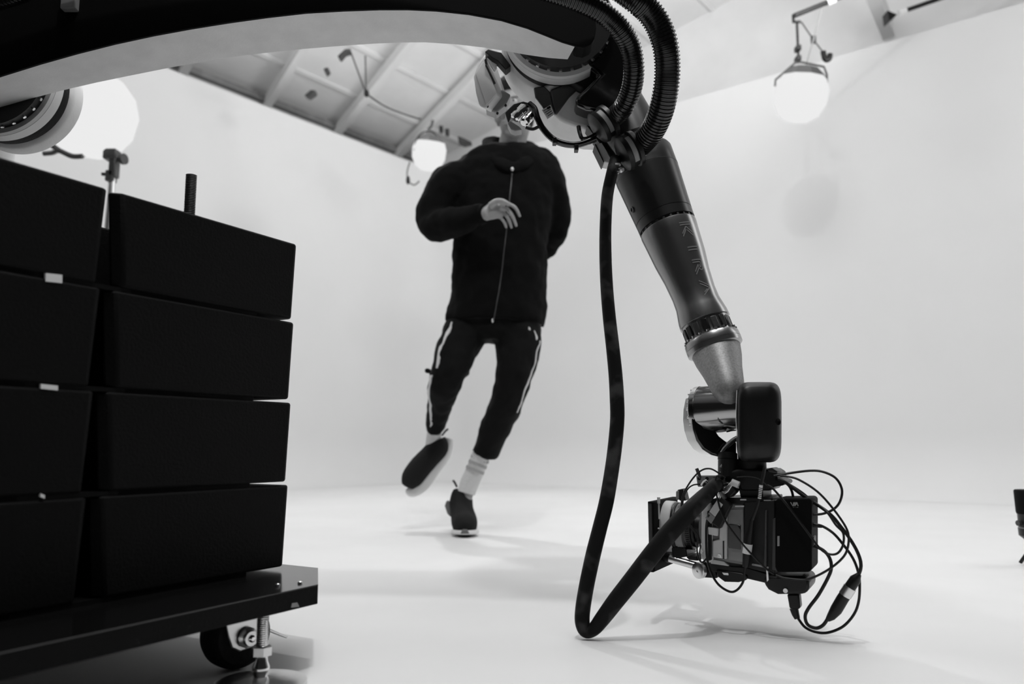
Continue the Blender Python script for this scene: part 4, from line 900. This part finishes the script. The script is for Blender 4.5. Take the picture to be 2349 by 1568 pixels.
cu = MB(); cu.tube([J(1100, 493, -.235), J(1115, 489, -.257)], [mp(23), mp(20.5)], 20); cu.build('cuff', CLOTH, jo)
def strip(name, pts, wpx, m, target, parent, dirx=(1, 0, 0), off=.003, project=False):
    c = catmull(pts, 6); s = MB(); vs = []; d = V(dirx)
    ws_ = wpx if hasattr(wpx, '__len__') else [wpx]*len(pts); ws_ = interp(ws_, 6) if len(pts) > 2 else ws_
    for p, w_ in zip(c, ws_): vs += [p-d*mp(w_)/2, p, p+d*mp(w_)/2]
    s.add(vs, [(3*k+a, 3*k+a+1, 3*k+a+4, 3*k+a+3) for k in range(len(c)-1) for a in (0, 1)])
    o = s.build(name, m, parent); sw = o.modifiers.new('wrap', 'SHRINKWRAP'); sw.target = target; sw.wrap_method = 'NEAREST_SURFACEPOINT'; sw.wrap_mode = 'ABOVE_SURFACE'; sw.offset = off
    if project: sw.wrap_method = 'PROJECT'; sw.use_project_y = True; sw.use_positive_direction = True; sw.use_negative_direction = False
    so = o.modifiers.new('thick', 'SOLIDIFY'); so.thickness = .003; return o
strip('zipper', [J(1175, 388, -.14), J(1170, 440, -.16), J(1162, 520, -.16), J(1155, 580, -.16), J(1148, 640, -.16), J(1138, 700, -.16), J(1131, 734, -.16)], 2.2, ZIPM, jo, jo, project=True)
MB().ball(J(1175, 388, -.135), (mp(4), .008, mp(5))).build('zip_pull', STEEL, jo)
MB().ball(J(1130, 735, -.15), (mp(3), .008, mp(5))).build('zip_end', STEEL, jo)
# track pants
t = MB(); t.loft([oval(1137, 690, 104, .115), oval(1136, 730, 108, .12), oval(1136, 760, 100, .115), oval(1138, 785, 60, .09)])
chain(t, [(J(1084, 738), mp(53)), (J(1052, 790, -.04), mp(49)), (J(1032, 845, -.08), mp(43)), (J(1020, 880, -.06), mp(38)), (J(1012, 920, .02), mp(32)), (J(1002, 960, .08), mp(26)), (J(997, 988, .12), mp(21))])
chain(t, [(J(1184, 735), mp(56)), (J(1190, 790, -.03), mp(54)), (J(1182, 850, -.06), mp(44)), (J(1168, 905, -.05), mp(39)), (J(1146, 960, -.01), mp(38)), (J(1124, 1010, .03), mp(34)), (J(1110, 1042, .05), mp(31))])
t.ball(J(1062, 856, -.06), (mp(16), .04, mp(10))); t.ball(J(1138, 890, -.04), (mp(9), .03, mp(12))); t.ball(J(982, 850, -.02), (mp(9), .03, mp(5)))
to = t.build('track_pants', CLOTH2, person); remesh(to, .009, 4, .016, .06)
strip('side_stripe', [J(972, 857, -.14), J(970, 880, -.12), J(972, 920, -.06), J(976, 960, 0), J(979, 986, .03)], [15, 14, 14, 13, 11], SOCK, to, to, (.5, -.85, 0))
strip('side_stripe', [J(1012, 722, -.14), J(1004, 770, -.14), J(997, 810, -.15), J(992, 840, -.16)], [9, 9, 9, 8], SOCK, to, to, (.4, -.9, 0))
strip('side_stripe', [J(1262, 775, -.10), J(1246, 830, -.11), J(1226, 895, -.12), J(1216, 925, -.11), J(1200, 955, -.09)], [5, 6, 8, 9, 6], SOCK, to, to, (-.3, -.95, 0))
strip('pocket_tag', [J(1241, 730, -.16), J(1243, 738, -.16), J(1243, 746, -.16)], 9, SOCK, to, to); strip('pocket_tag', [J(1241, 750, -.12), J(1246, 762, -.12), J(1244, 774, -.12)], [7, 9, 5], SOCK, to, to)
# socks and shoes
s_ = MB(); chain(s_, [(J(998, 978, .12), mp(17)), (J(995, 1000, .14), mp(18)), (J(992, 1022, .15), mp(18))]); s_.build('sock', SOCK, person)
s_ = MB(); chain(s_, [(J(1106, 1038, .05), mp(22)), (J(1092, 1075, .06), mp(22)), (J(1078, 1105, .07), mp(22)), (J(1070, 1130, .07), mp(21))]); so_ = s_.build('sock', SOCK, person)
for (u, v) in ((1101, 1052), (1096, 1064), (1090, 1077)):
    d = (J(1078, 1105)-J(1106, 1038)).normalized(); c = J(u, v, .056); MB().tube([c-d*.006, c+d*.006], mp(22.8), 20).build('sock_stripe', SOCKS, so_)
sh = MB(); chain(sh, [(J(1000, 1010, .15), mp(24)), (J(1004, 1026, .15), mp(27)), (J(985, 1048, .14), mp(27)), (J(963, 1072, .13), mp(28)), (J(944, 1098, .12), mp(26)), (J(934, 1116, .12), mp(15))])
so1 = sh.build('shoe', SHOE, person); remesh(so1, .007, 4)
sl_ = MB(); sl_.tube(catmull([J(1030, 1004, .17), J(1022, 1038, .17), J(992, 1076, .16), J(966, 1110, .15), J(944, 1127, .14), J(932, 1122, .13)], 5), interp([mp(10), mp(16), mp(19), mp(20), mp(14), mp(6)], 5), 14)
sl1 = sl_.build('sole', SOLE, so1); remesh(sl1, .006, 3)
MB().tube(catmull([J(1014, 998, .17), J(1022, 988, .18), J(1027, 984, .17)], 4), mp(2.5), 8).build('pull_tab', SHOE, so1)
sh = MB(); chain(sh, [(J(1062, 1124, .08), mp(22)), (J(1058, 1145, .08), mp(27)), (J(1060, 1170, .05), mp(27)), (J(1065, 1195, 0), mp(30)), (J(1067, 1206, -.06), mp(26)), (J(1067, 1212, -.09), mp(14))])
so2 = sh.build('shoe', SHOE, person); remesh(so2, .007, 4)
sl_ = MB(); sl_.loft([[J(1067+math.cos(a)*31, 1213-math.sin(a)*4, -.03+math.sin(a)*.085) for a in [2*math.pi*k/24 for k in range(24)]], [J(1067+math.cos(a)*32, 1223-math.sin(a)*3, -.03+math.sin(a)*.085) for a in [2*math.pi*k/24 for k in range(24)]]])
sl2 = sl_.build('sole', SOLE, so2, bevel=.004)
hb = MB(); hb.prism([J(u, v, .06) for u, v in ((1024, 1148), (1031, 1152), (1037, 1182), (1034, 1186), (1026, 1178), (1020, 1160))], EY*.06); hb.build('heel_block', SOLEG, so2, bevel=.006)
MB().prism([J(u, v, -.118) for u, v in ((1056, 1224), (1060, 1214), (1072, 1214), (1077, 1224))], EY*.012).build('toe_guard', SOLEG, so2, bevel=.003)
MB().tube(catmull([J(1048, 1116, .09), J(1043, 1106, .1), J(1040, 1102, .09)], 4), mp(2.5), 8).build('pull_tab', SHOE, so2)

# ================================================================== black gear at the right edge
YG = 2.35
gt = thing('light_fixture', 'black light fixture standing on the floor, cut off by the right edge', 'light', V((P(2365, 1290, YG).x, YG, 0)))
gx = P(2372, 1180, YG).x; gd = P(2372, 1180, YG)
def gz(v): return P(2350, v, YG).z
rr = P(2374, 1180, YG).x-P(2337, 1180, YG).x
MB().lathe((gx, YG, 0), EZ, [(gz(1178), rr*.93), (gz(1174), rr*.96), (gz(1126), rr), (gz(1123), rr*.95), (gz(1123), 0)], 32).build('head', BLACKM, gt)
MB().lathe((gx, YG, 0), EZ, [(gz(1209), rr*.88), (gz(1178), rr*.90)], 32).build('collar', BLACK, gt)
MB().lathe((gx, YG, 0), EZ, [(gz(1211), rr*.9), (gz(1209), rr*.9)], 32).build('band', MGREY, gt)
MB().lathe((gx, YG, 0), EZ, [(gz(1240), 0), (gz(1240), rr*.55), (gz(1228), rr*.9), (gz(1211), rr*.92)], 32).build('base', BLACK, gt)
p = V((gx-rr*.92, YG, gz(1199))); MB().lathe(p, V((-1, -.2, 0)), [(-.005, .008), (.008, .008)], 12).build('knob', DGREY, gt)
for k in range(3):
    a = 2*math.pi*k/3+2.3; MB().tube([V((gx, YG, gz(1238))), V((gx+.045*math.cos(a), YG+.045*math.sin(a), .006))], .005, 8).build('leg', BLACK, gt)
